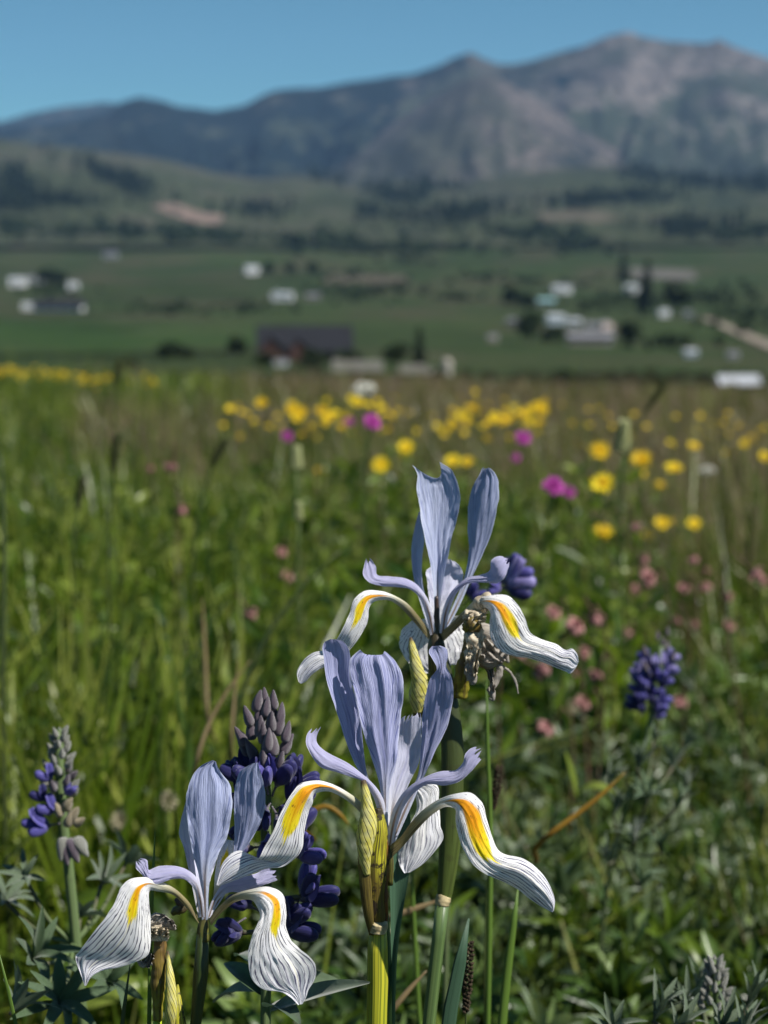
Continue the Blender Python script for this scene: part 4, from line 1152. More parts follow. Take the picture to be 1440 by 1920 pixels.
ptube('flower_stalk', FC, DC_, [(480, 1640, 1, 30), (484, 1440, 0, 32), (486, 1340, 0, 27), (488, 1322, 0, 18)], make_stem_mat('young_stalk_lime', (.30, .42, .02), (.42, .50, .02), (.24, .34, .02), None, 2, 0, .1), ic, 'first', n=30, sides=18)
ptube('spathe', FC, DC_, [(590, 1700, 1, 34), (592, 1440, 0, 46), (600, 1330, 0, 36), (596, 1270, 0, 18), (590, 1235, 0, 5)], MAT['spathe'], ic, 'first', n=40, sides=18, flat=.7)
ptube('bud', FC, DC_, [(548, 1480, -2, 20), (556, 1380, -4, 30), (556, 1290, -4, 28), (550, 1190, -3, 22), (544, 1130, -2, 14), (538, 1060, -1, 5)], MAT['bud'], ic, n=44, sides=18, flat=.8, lump=.12, seed=5)
ptube('young_bud', FC, DC_ + .012, [(560, 870, 0, 12), (585, 850, 0, 26), (620, 835, 0, 22), (590, 800, 0, 16), (575, 792, 0, 6)], MAT['tube_dark'], ic, n=24, sides=12, lump=.3)

# ---- the upper iris, a little behind
DA = .545
ia = empty('iris', foot(800, 1920, DA), 'upper iris, slightly out of focus, topmost of the three, beside a withered flower', 'iris', 'blue irises in the foreground')
petal('standard', FA, DA, [(678, 890, 704, 890, -1), (680, 740, 708, 740, -1.6, .8), (671, 600, 726, 600, -1.6, 1.4), (655, 500, 746, 500, -1, 1.8), (639, 430, 764, 410, 0, 2), (621, 340, 786, 335, .8, 2.2, -.3), (612, 262, 797, 272, 1.6, 2.4, -.6), (600, 180, 794, 182, 2.4, 2.6, -.6),
      (603, 130, 772, 120, 3, 2.2, -.4, 692, 165), (588, 92, 742, 84, 3.2, 1.6, -.2, 693, 142), (580, 80, 705, 62, 3.4, 1, 0, 694, 140)], MAT['std_c'], ia, nu=33, nv=76, seed=21, ruff=.7)
petal('standard', FA, DA, [(672, 890, 690, 890, 1), (622, 740, 652, 740, 4), (588, 620, 626, 620, 5.6, .6, -1), (575, 520, 624, 520, 6.4, .8, -1.4), (577, 440, 634, 430, 6.8, .8, -1.6), (592, 360, 628, 375, 6.8, .4, -1.2), (609, 298, 620, 298, 6.6)], MAT['std_c'], ia, seed=22, ruff=.4)
petal('standard', FA, DA, [(698, 890, 716, 890, 1), (768, 735, 800, 732, 4), (824, 592, 866, 582, 7, -.6, -.4), (842, 472, 912, 482, 8, -1, -1), (837, 382, 951, 388, 8.4, -1.3, -1.5), (837, 300, 971, 292, 8.4, -1.4, -1.8), (847, 222, 982, 212, 8, -1.2, -1.8), (868, 162, 977, 150, 7.4, -.6, -1.2),
      (893, 122, 957, 110, 6.6, .2, -.4), (908, 84, 932, 88, 6)], MAT['std_b'], ia, seed=23, ruff=.7, edge=.035, jag=.02)
petal('style_arm', FA, DA, [(662, 872, 688, 862, -1.2), (640, 772, 672, 762, -3, -.7), (608, 692, 641, 686, -4.8, -1, .4), (564, 656, 596, 632, -6.4, -1.1, .8), (500, 647, 541, 605, -8, -1.2, 1), (430, 642, 470, 597, -9.6, -1.1, 1.1), (374, 622, 413, 588, -10.6, -.6, 1), (349, 590, 410, 555, -10.6, -.2, .6),
      (354, 550, 392, 524, -10, 0, .3), (365, 508, 378, 504, -9.6)], MAT['arm'], ia, seed=24, ruff=.4, jag=.06)
petal('style_arm', FA, DA, [(704, 862, 736, 862, -1.4), (722, 752, 754, 752, -3, -.8), (765, 662, 797, 662, -5, -1, -.4), (830, 606, 846, 629, -7, -1, -.8), (895, 590, 920, 627, -8.8, -1, -.8), (940, 568, 976, 629, -10, -.8, -.8), (946, 524, 1006, 606, -10.6, -1.4, -.6), (984, 503, 1024, 566, -10.4, -1.2, -.2), (1022, 511, 1037, 525, -10)], MAT['arm'], ia, seed=25, ruff=.5, jag=.05)
petal('style_arm', FA, DA, [(690, 862, 706, 862, 1), (660, 722, 742, 722, 4.6, .6), (648, 622, 802, 642, 7.4, .8), (644, 572, 816, 602, 8.6, .4), (700, 530, 802, 552, 8, -.6), (732, 500, 768, 520, 7.4)], MAT['arm_w'], ia, seed=26, ruff=.6, jag=.06)
petal('fall', FA, DA, [(668, 865, 655, 892, -.5), (606, 780, 574, 797, -3.6, -.6), (546, 716, 512, 733, -6.6, -.8), (490, 684, 466, 708, -9.2, -1), (430, 666, 401, 716, -11.4, -1.4, .4), (364, 664, 377, 746, -12.8, -1.8, 1.2), (315, 694, 373, 796, -13.6, -1.6, 1.8), (285, 774, 351, 850, -14, -1.2, 2),
      (254, 840, 311, 912, -14, -.6, 2), (222, 896, 280, 948, -13.2, .4, 1.4), (180, 936, 236, 1000, -12, -.6, 0), (115, 954, 171, 1018, -11.4, -1.4, -.6), (64, 1000, 111, 1056, -11.4, -1.2, -.8), (42, 1060, 76, 1092, -11.8, -.4), (50, 1090, 61, 1098, -12)], MAT['fall_e'], ia, nu=29, nv=100, seed=27, ruff=.5)
petal('fall', FA, DA, [(700, 868, 726, 898, -.5), (755, 820, 782, 846, -3.6, -.7), (820, 755, 852, 780, -6.8, -.9), (885, 700, 906, 742, -9.6, -1.1), (950, 684, 940, 762, -11.8, -1.6, -.8), (1020, 686, 938, 822, -13, -1.8, -1.6), (1071, 734, 945, 882, -13.6, -1.6, -2), (1102, 790, 976, 932, -14, -1.2, -2.2),
      (1128, 858, 1032, 964, -14, -1.4, -1.6), (1190, 894, 1122, 979, -13.4, -2.2, -.4), (1250, 914, 1192, 1000, -12.8, -2.4, .6), (1294, 941, 1252, 1024, -12.6, -2, .8), (1325, 935, 1296, 1042, -12.8, -1, .6), (1348, 964, 1320, 1047, -13.2, -.4), (1353, 995, 1342, 1020, -13.4)], MAT['fall_f'], ia, nu=29, nv=100, seed=28, turn=0.0, ruff=.5)
petal('fall', FA, DA, [(680, 885, 706, 885, 2), (640, 800, 740, 790, 7), (590, 800, 790, 780, 11, -.6), (545, 830, 814, 800, 13.4, -1.2), (519, 890, 818, 880, 14, -1.6), (530, 952, 812, 952, 14, -1.4), (572, 1010, 788, 1006, 13.6, -1), (640, 1052, 738, 1012, 13.2)], MAT['fall_back'], ia, nu=29, nv=70, seed=29, ruff=.6)
ptube('perianth_tube', FA, DA, [(700, 1080, 2, 44), (694, 980, 1, 43), (690, 905, 0, 38), (690, 870, 0, 26), (692, 780, -.8, 14), (692, 690, -1.6, 7)], MAT['tube_dark'], ia, n=26)
ptube('stem', ONE, DA, [(797, 2010, 3, 12.5), (806, 1900, 2, 12.5), (814, 1830, 2, 12.5), (822, 1760, 2, 12.5), (830, 1688, 2, 12.5)], MAT['stem_g'], ia, 'first', n=40, sides=20)
ptube('stem_node', ONE, DA, [(829, 1697, 2, 13.2), (830, 1690, 2, 14.6), (832, 1683, 2, 14.4), (834, 1678, 2, 13)], MAT['paper'], ia, n=12, sides=20, lump=.06)
ptube('sheath_leaf', ONE, DA, [(832, 1692, 2, 13), (838, 1640, 1.5, 17), (845, 1560, 1, 21), (848, 1480, 1, 21), (848, 1400, 1, 21), (843, 1340, 1, 20), (836, 1290, 1, 17), (826, 1240, 1.4, 16), (820, 1215, 2, 13)], MAT['sheath_shaded'], ia, n=50, sides=20, flat=.7)
ptube('spathe', ONE, DA, [(800, 1370, 2, 17), (792, 1340, 0, 17), (788, 1310, -1, 15), (786, 1290, -1.6, 12), (788, 1275, -2, 5)], MAT['spathe_brown'], ia, n=30, sides=16, flat=.7)
ptube('bud', FA, DA, [(600, 1230, -4, 22), (606, 1150, -5, 44), (612, 1090, -6, 40), (596, 1020, -6.6, 30), (585, 960, -6.6, 22), (574, 905, -6.4, 13), (571, 882, -6, 6)], MAT['bud'], ia, n=46, sides=18, flat=.8, lump=.12, seed=8)
# the spent flower beside it
wf_ = ptube('withered_flower', FA, DA, [(800, 1150, 0, 40), (810, 1050, -3, 34), (828, 960, -5, 26), (840, 900, -6, 20), (846, 850, -7, 18), (850, 800, -8, 16)], MAT['withered_brown'], ia, n=50, sides=16, lump=.25, seed=6)
ptube('withered_petal', FA, DA, [(822, 800, -9, 10), (836, 780, -10, 24), (870, 775, -10, 22), (905, 795, -9, 18), (914, 806, -8, 6)], MAT['withered'], wf_, n=34, sides=16, lump=.5, seed=3)
ptube('withered_petal', FA, DA, [(826, 850, -9, 14), (846, 820, -10.5, 30), (870, 830, -10.5, 28), (886, 850, -9, 14)], MAT['withered_brown'], wf_, n=30, sides=16, lump=.5, seed=5)
ptube('withered_petal', FA, DA, [(848, 850, -8, 20), (856, 900, -10, 34), (872, 925, -10, 26), (850, 960, -9, 30), (840, 1000, -9, 16)], MAT['withered'], wf_, n=40, sides=16, lump=.5, seed=11)
ptube('withered_petal', FA, DA, [(862, 950, -9, 12), (850, 1000, -9, 24), (846, 1050, -9, 22), (860, 1080, -9, 24), (858, 1104, -9, 8)], MAT['withered_grey'], wf_, n=36, sides=16, lump=.45, seed=13)
ptube('withered_petal', FA, DA, [(905, 745, -7, 16), (895, 720, -9, 30), (925, 700, -9, 28), (950, 720, -8, 20), (945, 750, -7, 8)], MAT['withered'], wf_, n=34, sides=16, lump=.45, seed=15)
for k, q in enumerate([[(870, 870, -4, 20), (910, 850, -3, 34), (940, 900, -2, 44), (900, 950, -2, 40), (950, 990, -2, 34), (1010, 960, -2, 20), (1025, 1000, -2, 8)],
                       [(890, 900, 0, 14), (930, 860, 1, 30), (970, 900, 1, 34), (1000, 960, 1, 24), (980, 1000, 1, 14)],
                       [(960, 980, -1, 14), (985, 1020, -1, 20), (970, 1080, -1, 14), (945, 1130, -1, 16), (955, 1170, -1, 10), (935, 1165, -1, 5)],
                       [(985, 1010, -1, 8), (1030, 1040, -1, 6), (1060, 1090, -1, 5), (1072, 1145, -1, 3)],
                       [(870, 1000, 0, 10), (920, 1010, 0, 16), (960, 1000, 0, 14), (1000, 1020, 0, 6)]]):
    ptube('withered_shred', FA, DA, q, MAT['withered_grey'], wf_, n=40, sides=12, lump=.5, seed=20 + k, flat=.6)

def crumple(fr, dep, rows, mat, par, seed):
    return petal('withered_petal', fr, dep, rows, mat, par, nu=15, nv=46, ruff=3.2, rfreq=4.5, seed=seed, edge=.25, pleat=1.3, jag=.1)
crumple(FA, DA, [(820, 850, 850, 860, -9), (818, 800, 880, 830, -11), (830, 765, 915, 790, -11.5), (870, 758, 925, 775, -10)], MAT['withered'], wf_, 31)
crumple(FA, DA, [(850, 800, 890, 800, -8), (840, 880, 915, 870, -10.5), (835, 950, 900, 950, -10.5), (825, 1010, 885, 1020, -10), (835, 1080, 880, 1085, -9)], MAT['withered'], wf_, 32)
crumple(FA, DA, [(880, 760, 910, 790, -8), (890, 710, 950, 740, -9), (930, 690, 975, 715, -8)], MAT['withered'], wf_, 33)
crumple(FA, DA, [(870, 860, 900, 840, -4), (890, 930, 970, 900, -3), (930, 990, 1010, 940, -2), (1000, 1010, 1030, 985, -2)], MAT['withered_grey'], wf_, 34)
crumple(FA, DA, [(880, 830, 920, 820, 0), (900, 900, 980, 880, 1), (890, 980, 960, 990, 1), (930, 1060, 965, 1070, 0), (940, 1160, 962, 1160, 0)], MAT['withered_grey'], wf_, 35)
crumple(FC, DC_, [(452, 960, 480, 960, -2), (448, 915, 530, 925, -3.4), (470, 872, 560, 895, -3.4), (520, 872, 580, 925, -2), (550, 930, 578, 950, -1)], MAT['withered_grey'], ws, 36)
crumple(FC, DC_, [(455, 1010, 540, 1010, -3), (450, 960, 548, 965, -4), (460, 930, 540, 935, -4)], MAT['withered'], ws, 37)
crumple(FC, DC_, [(380, 1105, 395, 1120, 1), (395, 1120, 440, 1150, 0), (420, 1090, 464, 1110, 0), (440, 1060, 470, 1075, 0)], MAT['withered_grey'], ws, 38)
# ------------------------------------------------------------------ lupines
def pea_mat(name, col, pale):
    """a pea flower: paler at its throat, fine streaks"""
    m, nt = new_mat(name)
    uv, u, v = uvs(nt)
    n = noise(nt, vmul(nt, uv, (16, 3, 1)), 1.0, 3)
    rn = nd(nt, 'ShaderNodeObjectInfo').outputs['Random']
    c = mixc(nt, mth(nt, 'MULTIPLY', rn, .22), col, pale)
    c = mixc(nt, sm(nt, n, .42, .70, 0, .45), c, pale)
    c = mixc(nt, sm(nt, v, .30, .08, 0, .6), c, tuple(.5 * x + .12 for x in pale))
    finish(nt, c, .5, .25, c, n, .3, .0006, .3, .25)
    return m
MAT['lup_dark'] = pea_mat('lupine_petal_indigo', (.018, .018, .10), (.055, .050, .22))
MAT['lup_blue'] = pea_mat('lupine_petal_violet', (.070, .062, .28), (.17, .15, .46))
MAT['lup_pale'] = pea_mat('lupine_petal_lilac', (.24, .21, .48), (.40, .36, .62))
MAT['lup_bud'] = plain('lupine_bud_grey_purple', (.095, .070, .095), .7, .55, 420, .1, .2, .5, .6)
MAT['lup_grey'] = plain('lupine_bud_silvery', (.22, .22, .19), .8, .45, 420, .1, .2, .6, .6)
MAT['calyx'] = plain('lupine_calyx', (.11, .09, .12), .8, .5, 400, .1, .2, .5, .5)
MAT['lup_stem'] = make_stem_mat('lupine_stem', (.10, .15, .05), (.09, .07, .05), (.07, .10, .04), None, 2, .2, 0, 0, 6, .7)
MAT['lup_leaf'] = plain('lupine_leaf_silvery_green', (.085, .125, .065), .55, .35, 120, .22, .45, .5, .4)
MAT['lup_leaf_dark'] = plain('lupine_leaf_dark_green', (.058, .105, .040), .5, .35, 120, .22, .45, .3, .4)
MAT['tan'] = plain('dried_flower_tan', (.36, .30, .20), .85, .4, 300, .15, .15, .3, .6)

def ell_geo(a, b, c, n=9, m=12, taper=.0, bend=.0, lump=.0, seed=0):
    """a lumpy egg along +x: half lengths a, b, c; taper narrows the tip, bend lifts it"""
    t = np.linspace(0, math.pi, n)[:, None]
    p = np.linspace(0, 2 * math.pi, m, endpoint=False)[None]
    x = -np.cos(t) + 0 * p
    k = np.sin(t) ** .8 * (1 - taper * x)
    if lump:
        k = k * (1 + lump * (vnoise(x * 2 + seed, np.cos(p) * 2 + 4 + 0 * x, seed) - .5) * 2)
    v = np.stack([a * (1 + x), b * k * np.cos(p), c * k * np.sin(p) + bend * a * ((1 + x) / 2) ** 2 * 2], -1).reshape(-1, 3)
    u = np.stack([p / 6.2832 + 0 * t, t / math.pi + 0 * p], -1).reshape(-1, 2)
    return v, grid_faces(m, n, True), u

def me_of(name, geo, mats, mi=None):
    v, f, u = geo
    o = mesh_obj(name, v, tri_clean(f), mats, uv=u, mi=mi)
    me = o.data
    bpy.data.objects.remove(o)
    return me

def shell_geo(L, W, cup, fold, n=9, m=7, tipw=.15):
    """an oval petal along +x, cupped, folded on its midline"""
    s = np.linspace(0, 1, n)[:, None]
    u = np.linspace(-1, 1, m)[None]
    w = W * (np.sin(np.clip(s, 0, 1) ** .75 * math.pi) ** .6 * (1 - tipw) + tipw * (1 - s) * s * 4 + .03)
    x = L * s + 0 * u
    y = w * u
    z = cup * L * np.sin(s * 2.4) * .5 - fold * W * np.abs(u) ** 1.6 + 0 * s
    v = np.stack([x, y, z], -1).reshape(-1, 3)
    uv = np.stack([(u + 1) / 2 + 0 * s, s + 0 * u], -1).reshape(-1, 2)
    return v, grid_faces(m, n), uv

def rot_geo(g, eul, loc=(0, 0, 0)):
    R = np.array(Euler(eul).to_matrix())
    return g[0] @ R.T + np.array(loc), g[1], g[2]

def floret_meshes(key, mat):
    """a pea flower along +x, 1 unit long: inflated wings, a folded banner standing over them"""
    wing = joinp([rot_geo(ell_geo(.46, .15, .25, 14, 16, -.05, .05), (0, .12, .10), (.06, .06, 0)), rot_geo(ell_geo(.46, .15, .25, 14, 16, -.05, .05), (0, .12, -.10), (.06, -.06, 0)),
                  rot_geo(ell_geo(.30, .10, .15, 8, 10, .3, .2), (0, .25, 0), (.15, 0, -.12))])
    banner = joinp([rot_geo(ell_geo(.47, .10, .21, 14, 16, -.1, .10), (0, -.88, 0), (.04, 0, .03)), rot_geo(shell_geo(.90, .30, -.30, .5, 14, 11), (0, -1.0, 0), (.03, 0, .06))])
    return me_of('wings', wing, mat), me_of('banner', banner, mat)

FLO = {k: floret_meshes(k, MAT[m]) for k, m in (('dark', 'lup_dark'), ('blue', 'lup_blue'), ('pale', 'lup_pale'))}
CAL = {k: me_of('calyx', joinp([rot_geo(ell_geo(.2, .13, .13, 7, 9, -.3), (0, 0, 0), (-.12, 0, 0)), tube_geo([(-.5, 0, -.06), (-.3, 0, -.02), (-.05, 0, 0)], [.035, .035, .05], 6, 5)]), MAT['calyx']) for k in (0,)}
BUDM = {k: me_of('bud', ell_geo(.5, .19, .21, 12, 12, .55, -.14, .12, 3), MAT[m]) for k, m in (('purple', 'lup_bud'), ('grey', 'lup_grey'), ('tan', 'tan'))}

def face(px, py, dep, ang, toward, roll=0.0):
    """rotation that sends local +x along an image angle (degrees, counter-clockwise from right) leaning toward the viewer by toward (-1..1)"""
    r = np.array([1.0, 0, 0]); up = np.array([0, sp, cp]); fw = np.array([0, cp, -sp])
    k = math.sqrt(max(0, 1 - toward * toward))
    x = Vector(k * (math.cos(rad(ang)) * r + math.sin(rad(ang)) * up) - toward * fw).normalized()
    z0 = Vector((0, 0, 1)) if abs(x.z) < .92 else Vector((0, -1, 0))
    y = z0.cross(x).normalized(); z = x.cross(y)
    M = Matrix((x, y, z)).transposed()
    return (M @ Matrix.Rotation(roll, 3, 'X')).to_euler()

def add_floret(par, px, py, dep, ang, size_px, kind='dark', toward=.2, roll=0.0, cal=True):
    """a pea flower whose base is at px, py"""
    s = size_px * dep / F
    p = Vector(P(px, py, dep)) - par.location
    e = face(px, py, dep, ang, toward, roll)
    o = share('floret', FLO[kind][0], par, p, e, s)
    share('banner', FLO[kind][1], o)
    if cal:
        share('calyx', CAL[0], o)
    return o

def add_bud(par, px, py, dep, ang, size_px, kind='purple', toward=.2, wide=1.0):
    s = size_px * dep / F
    return share('bud', BUDM[kind], par, Vector(P(px, py, dep)) - par.location, face(px, py, dep, ang, toward, random.random() * 6), (s, s * wide, s * wide))

def leaflet_geo(L, W, fold=.35, curl=.25, n=9):
    s = np.linspace(0, 1, n)[:, None]
    u = np.array([-1, -.5, 0, .5, 1])[None]
    w = W * np.sin(np.clip(s * .96 + .02, 0, 1) ** .85 * math.pi) ** .75
    v = np.stack([L * s + 0 * u, w * u, fold * w * np.abs(u) + L * (curl * s * (1 - s) * 1.6 - curl * .5 * s * s) + 0 * u], -1).reshape(-1, 3)
    uv = np.stack([(u + 1) / 2 + 0 * s, s + 0 * u], -1).reshape(-1, 2)
    return v, grid_faces(5, n), uv

def palmate_geo(k=8, L=1.0, W=.13, seed=0, up=.45):
    rng = np.random.default_rng(seed)
    out = []
    for i in range(k):
        a = (i + .5) / k * 2 * math.pi * .94 + rng.normal() * .08
        g = leaflet_geo(L * rng.uniform(.75, 1.05), W * rng.uniform(.8, 1.15), .4, rng.uniform(.0, .4))
        g = rot_geo(g, (rng.normal() * .25, -up - rng.uniform(-.2, .3), 0))
        out.append(rot_geo(g, (0, 0, a)))
    return joinp(out)

PALM = {m: [me_of('leaf', palmate_geo(k, 1.0, w, k * 3 + 1, up), MAT[m]) for k, w, up in ((7, .12, .5), (8, .10, .85), (9, .105, .35), (9, .075, 1.05))] for m in ('lup_leaf', 'lup_leaf_dark')}

def add_leaf(par, px, py, dep, size_px, tilt=(0, 0, 0), m='lup_leaf', v=0, stem_to=None):
    s = size_px * dep / F
    p = P(px, py, dep)
    o = share('leaf', PALM[m][v % 4], par, Vector(p) - par.location, tilt, s)
    if stem_to is not None:
        q = P(*stem_to)
        mid = (p + q) / 2 + np.array([0, 0, -.004])
        tube('petiole', [q, mid, p], [.0009, .0008, .0007], MAT['lup_stem'], par, sides=7, n=12)
    return o

def lup_stem(par, pts, r):
    W = np.array([P(*q) for q in pts])
    g = W[-1].copy(); g[2] = gz(g[0], g[1]) - .01
    W = np.concatenate([W, g[None]])
    return tube('stem', W, [r * .6] + [r] * (len(W) - 1), MAT['lup_stem'], par, sides=10, n=40)

def spike(par, top, bot, dep, rad_px, nfl, kinds, size, budn=0, budk='purple', budsize=30, seed=0, up=35):
    """whorls of florets winding down a stem seen from top to bottom"""
    rng = random.Random(seed)
    for i in range(budn):
        t = i / max(1, budn - 1)
        a = i * 2.4
        px = top[0] + (bot[0] - top[0]) * t * .4 + math.cos(a) * rad_px * .38 * (.25 + t)
        py = top[1] + (bot[1] - top[1]) * t * .42
        add_bud(par, px, py + budsize * .3, dep + math.sin(a) * rad_px * .38 * (.25 + t) * dep / F, 90 - math.cos(a) * 32 * t, budsize * (.8 + .3 * t), budk, -math.sin(a) * .3, .95)
    for i in range(nfl):
        t = (i + .5) / nfl
        a = i * 2.4 + rng.uniform(-.3, .3)
        x0 = top[0] + (bot[0] - top[0]) * (.32 * (budn > 0) + (1 - .32 * (budn > 0)) * t)
        y0 = top[1] + (bot[1] - top[1]) * (.32 * (budn > 0) + (1 - .32 * (budn > 0)) * t)
        c, s_ = math.cos(a), math.sin(a)
        ang = up if c > 0 else 180 - up
        add_floret(par, x0 + c * rad_px * .26, y0 + rng.uniform(-6, 6), dep + s_ * rad_px * .26 * dep / F, 90 - (90 - up) * c * 1.1 - 6, size * rng.uniform(.85, 1.12), rng.choice(kinds), -s_ * .75, rng.uniform(-.4, .4))

# ---- the dark lupine behind the front irises
DL = .535
lu = empty('lupine', foot(498, 1900, DL), 'dark indigo lupine with grey purple buds at its tip, between the two lower irises', 'lupine', 'lupines')
lup_stem(lu, [(497, 1345, DL), (498, 1420, DL), (499, 1600, DL), (500, 1760, DL), (498, 1900, DL)], .0016)
for b in [(480, 1335, 84, 44, .2), (514, 1332, 96, 40, .1), (497, 1322, 90, 34, -.2), (470, 1362, 104, 44, .3), (524, 1358, 82, 42, .2), (508, 1372, 92, 46, .7), (488, 1382, 95, 46, .7), (533, 1392, 74, 42, .3), (460, 1398, 112, 42, .2), (502, 1408, 88, 48, .9), (486, 1362, 82, 50, .1), (511, 1352, 95, 42, -.1), (499, 1345, 90, 40, .3), (473, 1388, 100, 46, .1), (519, 1380, 80, 46, .2), (494, 1395, 92, 50, .6), (478, 1425, 105, 44, .3), (510, 1418, 82, 52, .5), (528, 1415, 68, 46, .1), (494, 1440, 95, 44, .7), (466, 1418, 115, 40, -.2), (520, 1445, 75, 44, .5)]:
    add_bud(lu, b[0], b[1], DL - b[4] * .006, b[2], b[3], 'purple', b[4] * .5)
for f_ in [(478, 1470, 135, 60, 'dark', .5), (520, 1470, 60, 64, 'dark', .5), (500, 1470, 95, 62, 'blue', .75), (470, 1462, 155, 66, 'dark', -.1), (455, 1468, 120, 58, 'dark', -.4), (545, 1460, 75, 54, 'dark', -.4),
           (470, 1505, 165, 58, 'dark', .3), (540, 1505, 25, 60, 'dark', .3), (500, 1520, 250, 54, 'dark', .85), (520, 1530, 300, 56, 'dark', .7), (480, 1545, 200, 56, 'dark', .4), (525, 1560, 20, 60, 'dark', .5), (555, 1480, 35, 56, 'dark', .2),
           (500, 1575, 260, 50, 'blue', .8), (560, 1605, 10, 60, 'blue', .5), (470, 1590, 190, 56, 'dark', .1), (552, 1560, 55, 62, 'dark', -.2),
           (566, 1672, 72, 62, 'blue', .1), (568, 1685, 12, 76, 'dark', .25), 
           (540, 1728, 40, 62, 'dark', .4), (536, 1745, 5, 72, 'dark', .3), (455, 1748, 190, 60, 'dark', .2), (440, 1735, 215, 54, 'dark', .4), (470, 1700, 160, 52, 'dark', -.2)]:
    add_floret(lu, f_[0], f_[1], DL - f_[5] * .007, f_[2], f_[3] * .96, f_[4], f_[5], random.uniform(-.5, .5))
for q in ((568, 1682), (540, 1740), (455, 1748)):
    tube('pedicel', [P(499, q[1] + 14, DL), P((499 + q[0]) / 2, q[1] + 2, DL - .001), P(q[0], q[1], DL - .002)], [.0007, .0006, .0008], MAT['lup_stem'], lu, sides=7, n=10)
for q in [(500, 1850, DL, (640, 1838, .53)), (500, 1870, DL, (420, 1800, .55)), (498, 1890, DL, (560, 1905, .50)), (498, 1860, DL, (395, 1870, .56)), (499, 1840, DL, (560, 1780, .57)), (499, 1830, DL, (440, 1780, .57))]:
    a, b = P(q[0], q[1], q[2]), P(*q[3])
    L = np.linalg.norm(b - a)
    g = leaflet_geo(L, .0034, .5, .12, 14)
    X = (b - a) / L
    Zv = np.array([.15, -.5, .85]); Yv = np.cross(Zv, X); Yv /= np.linalg.norm(Yv); Zv = np.cross(X, Yv)
    mesh_obj('leaflet', a + g[0] @ np.stack([X, Yv, Zv]), g[1], MAT['lup_leaf_dark' if q[3][0] < 600 else 'lup_leaf'], lu, g[2])
g = leaflet_geo(1, .075, .5, .06, 16)
a, b = P(508, 1895, .52), P(688, 1838, .495)
X = (b - a); L = np.linalg.norm(X); X /= L
Zv = np.array([.1, -.55, .8]); Yv = np.cross(Zv, X); Yv /= np.linalg.norm(Yv); Zv = np.cross(X, Yv)
mesh_obj('leaflet', a + (g[0] * L) @ np.stack([X, Yv, Zv]), g[1], MAT['lup_leaf'], lu, g[2])

# ---- the fading lupine at the left
D2 = .66
l2 = empty('lupine', foot(130, 1800, D2), 'half faded lupine with silvery bud tip and few violet flowers at the far left', 'lupine', 'lupines')
lup_stem(l2, [(112, 1368, D2), (112, 1460, D2), (118, 1540, D2), (128, 1620, D2), (142, 1760, D2)], .0019)
for i in range(30):
    t = i / 29; a_ = i * 2.4
    add_bud(l2, 112 + math.cos(a_) * (7 + 17 * t), 1378 + t * 112, D2 - math.sin(a_) * .004 * (.5 + t), 90 - math.cos(a_) * 40 * (.4 + t), 22 + 6 * t, 'grey' if t < .5 or i % 3 else 'purple', .3 + math.sin(a_) * .4, 1.2)
for f_ in [(96, 1462, 150, 34, 'blue', .3), (122, 1488, 30, 30, 'blue', .4), (104, 1520, 165, 38, 'blue', .4), (92, 1548, 195, 42, 'blue', .4), (84, 1500, 150, 32, 'dark', .1), (75, 1545, 170, 36, 'blue', .2)]:
    add_floret(l2, f_[0], f_[1], D2 - .004, f_[2], f_[3], f_[4], f_[5])
for b in [(122, 1520, 70, 34, 'tan'), (130, 1535, 40, 34, 'tan'), (116, 1530, 120, 30, 'tan'), (138, 1545, 20, 30, 'tan'), (126, 1550, 80, 32, 'tan'), (118, 1570, 275, 44, 'grey'), (132, 1572, 285, 48, 'purple'), (142, 1570, 300, 44, 'grey'), (125, 1580, 268, 42, 'purple')]:
    add_bud(l2, b[0], b[1], D2 - .006, b[2], b[3], b[4], .4, 1.25)
for q in [(48, 1645, .66, 62, (.5, -.3, .3), 'lup_leaf', 0), (190, 1660, .70, 78, (.4, .5, .2), 'lup_leaf', 1), (60, 1800, .60, 120, (.75, -.2, 1.0), 'lup_leaf_dark', 1), (150, 1720, .68, 66, (.7, .3, 2), 'lup_leaf', 2), (110, 1880, .57, 110, (.8, .2, .3), 'lup_leaf_dark', 2), (10, 1690, .68, 70, (.4, -.4, 2), 'lup_leaf', 2), (235, 1620, .74, 80, (.3, .7, 1.2), 'lup_leaf', 0), (20, 1900, .56, 100, (.7, .1, 2.2), 'lup_leaf', 1), (200, 1840, .60, 100, (.8, .0, .5), 'lup_leaf_dark', 0)]:
    add_leaf(l2, q[0], q[1], q[2], q[3], q[4], q[5], q[6], (138, 1770, D2))

# ---- the violet lupine at the right
D3 = .92
l3 = empty('lupine', foot(1215, 1500, D3), 'violet lupine out of focus at the right, among pink buds', 'lupine', 'lupines')
lup_stem(l3, [(1240, 1195, D3), (1228, 1300, D3), (1210, 1400, D3), (1180, 1500, D3 + .02), (1150, 1600, D3 + .06)], .0013)
for k, q in enumerate([(1215, 1500, .90), (1150, 1530, .90), (1265, 1520, .92), (1190, 1580, .88), (1240, 1600, .9), (1140, 1620, .9), (1200, 1660, .86), (1290, 1490, .96)]):
    add_leaf(l3, q[0], q[1], q[2], 60, (.3, .3 * math.sin(k * 2.1), k * 1.3), 'lup_leaf' if k % 2 else 'lup_leaf_dark', 3 if k % 3 else 1, (1165, 1580, .96))
spike(l3, (1244, 1185), (1208, 1345), D3, 78, 30, ('blue', 'blue', 'dark', 'blue', 'pale'), 27, 8, 'purple', 22, 3)
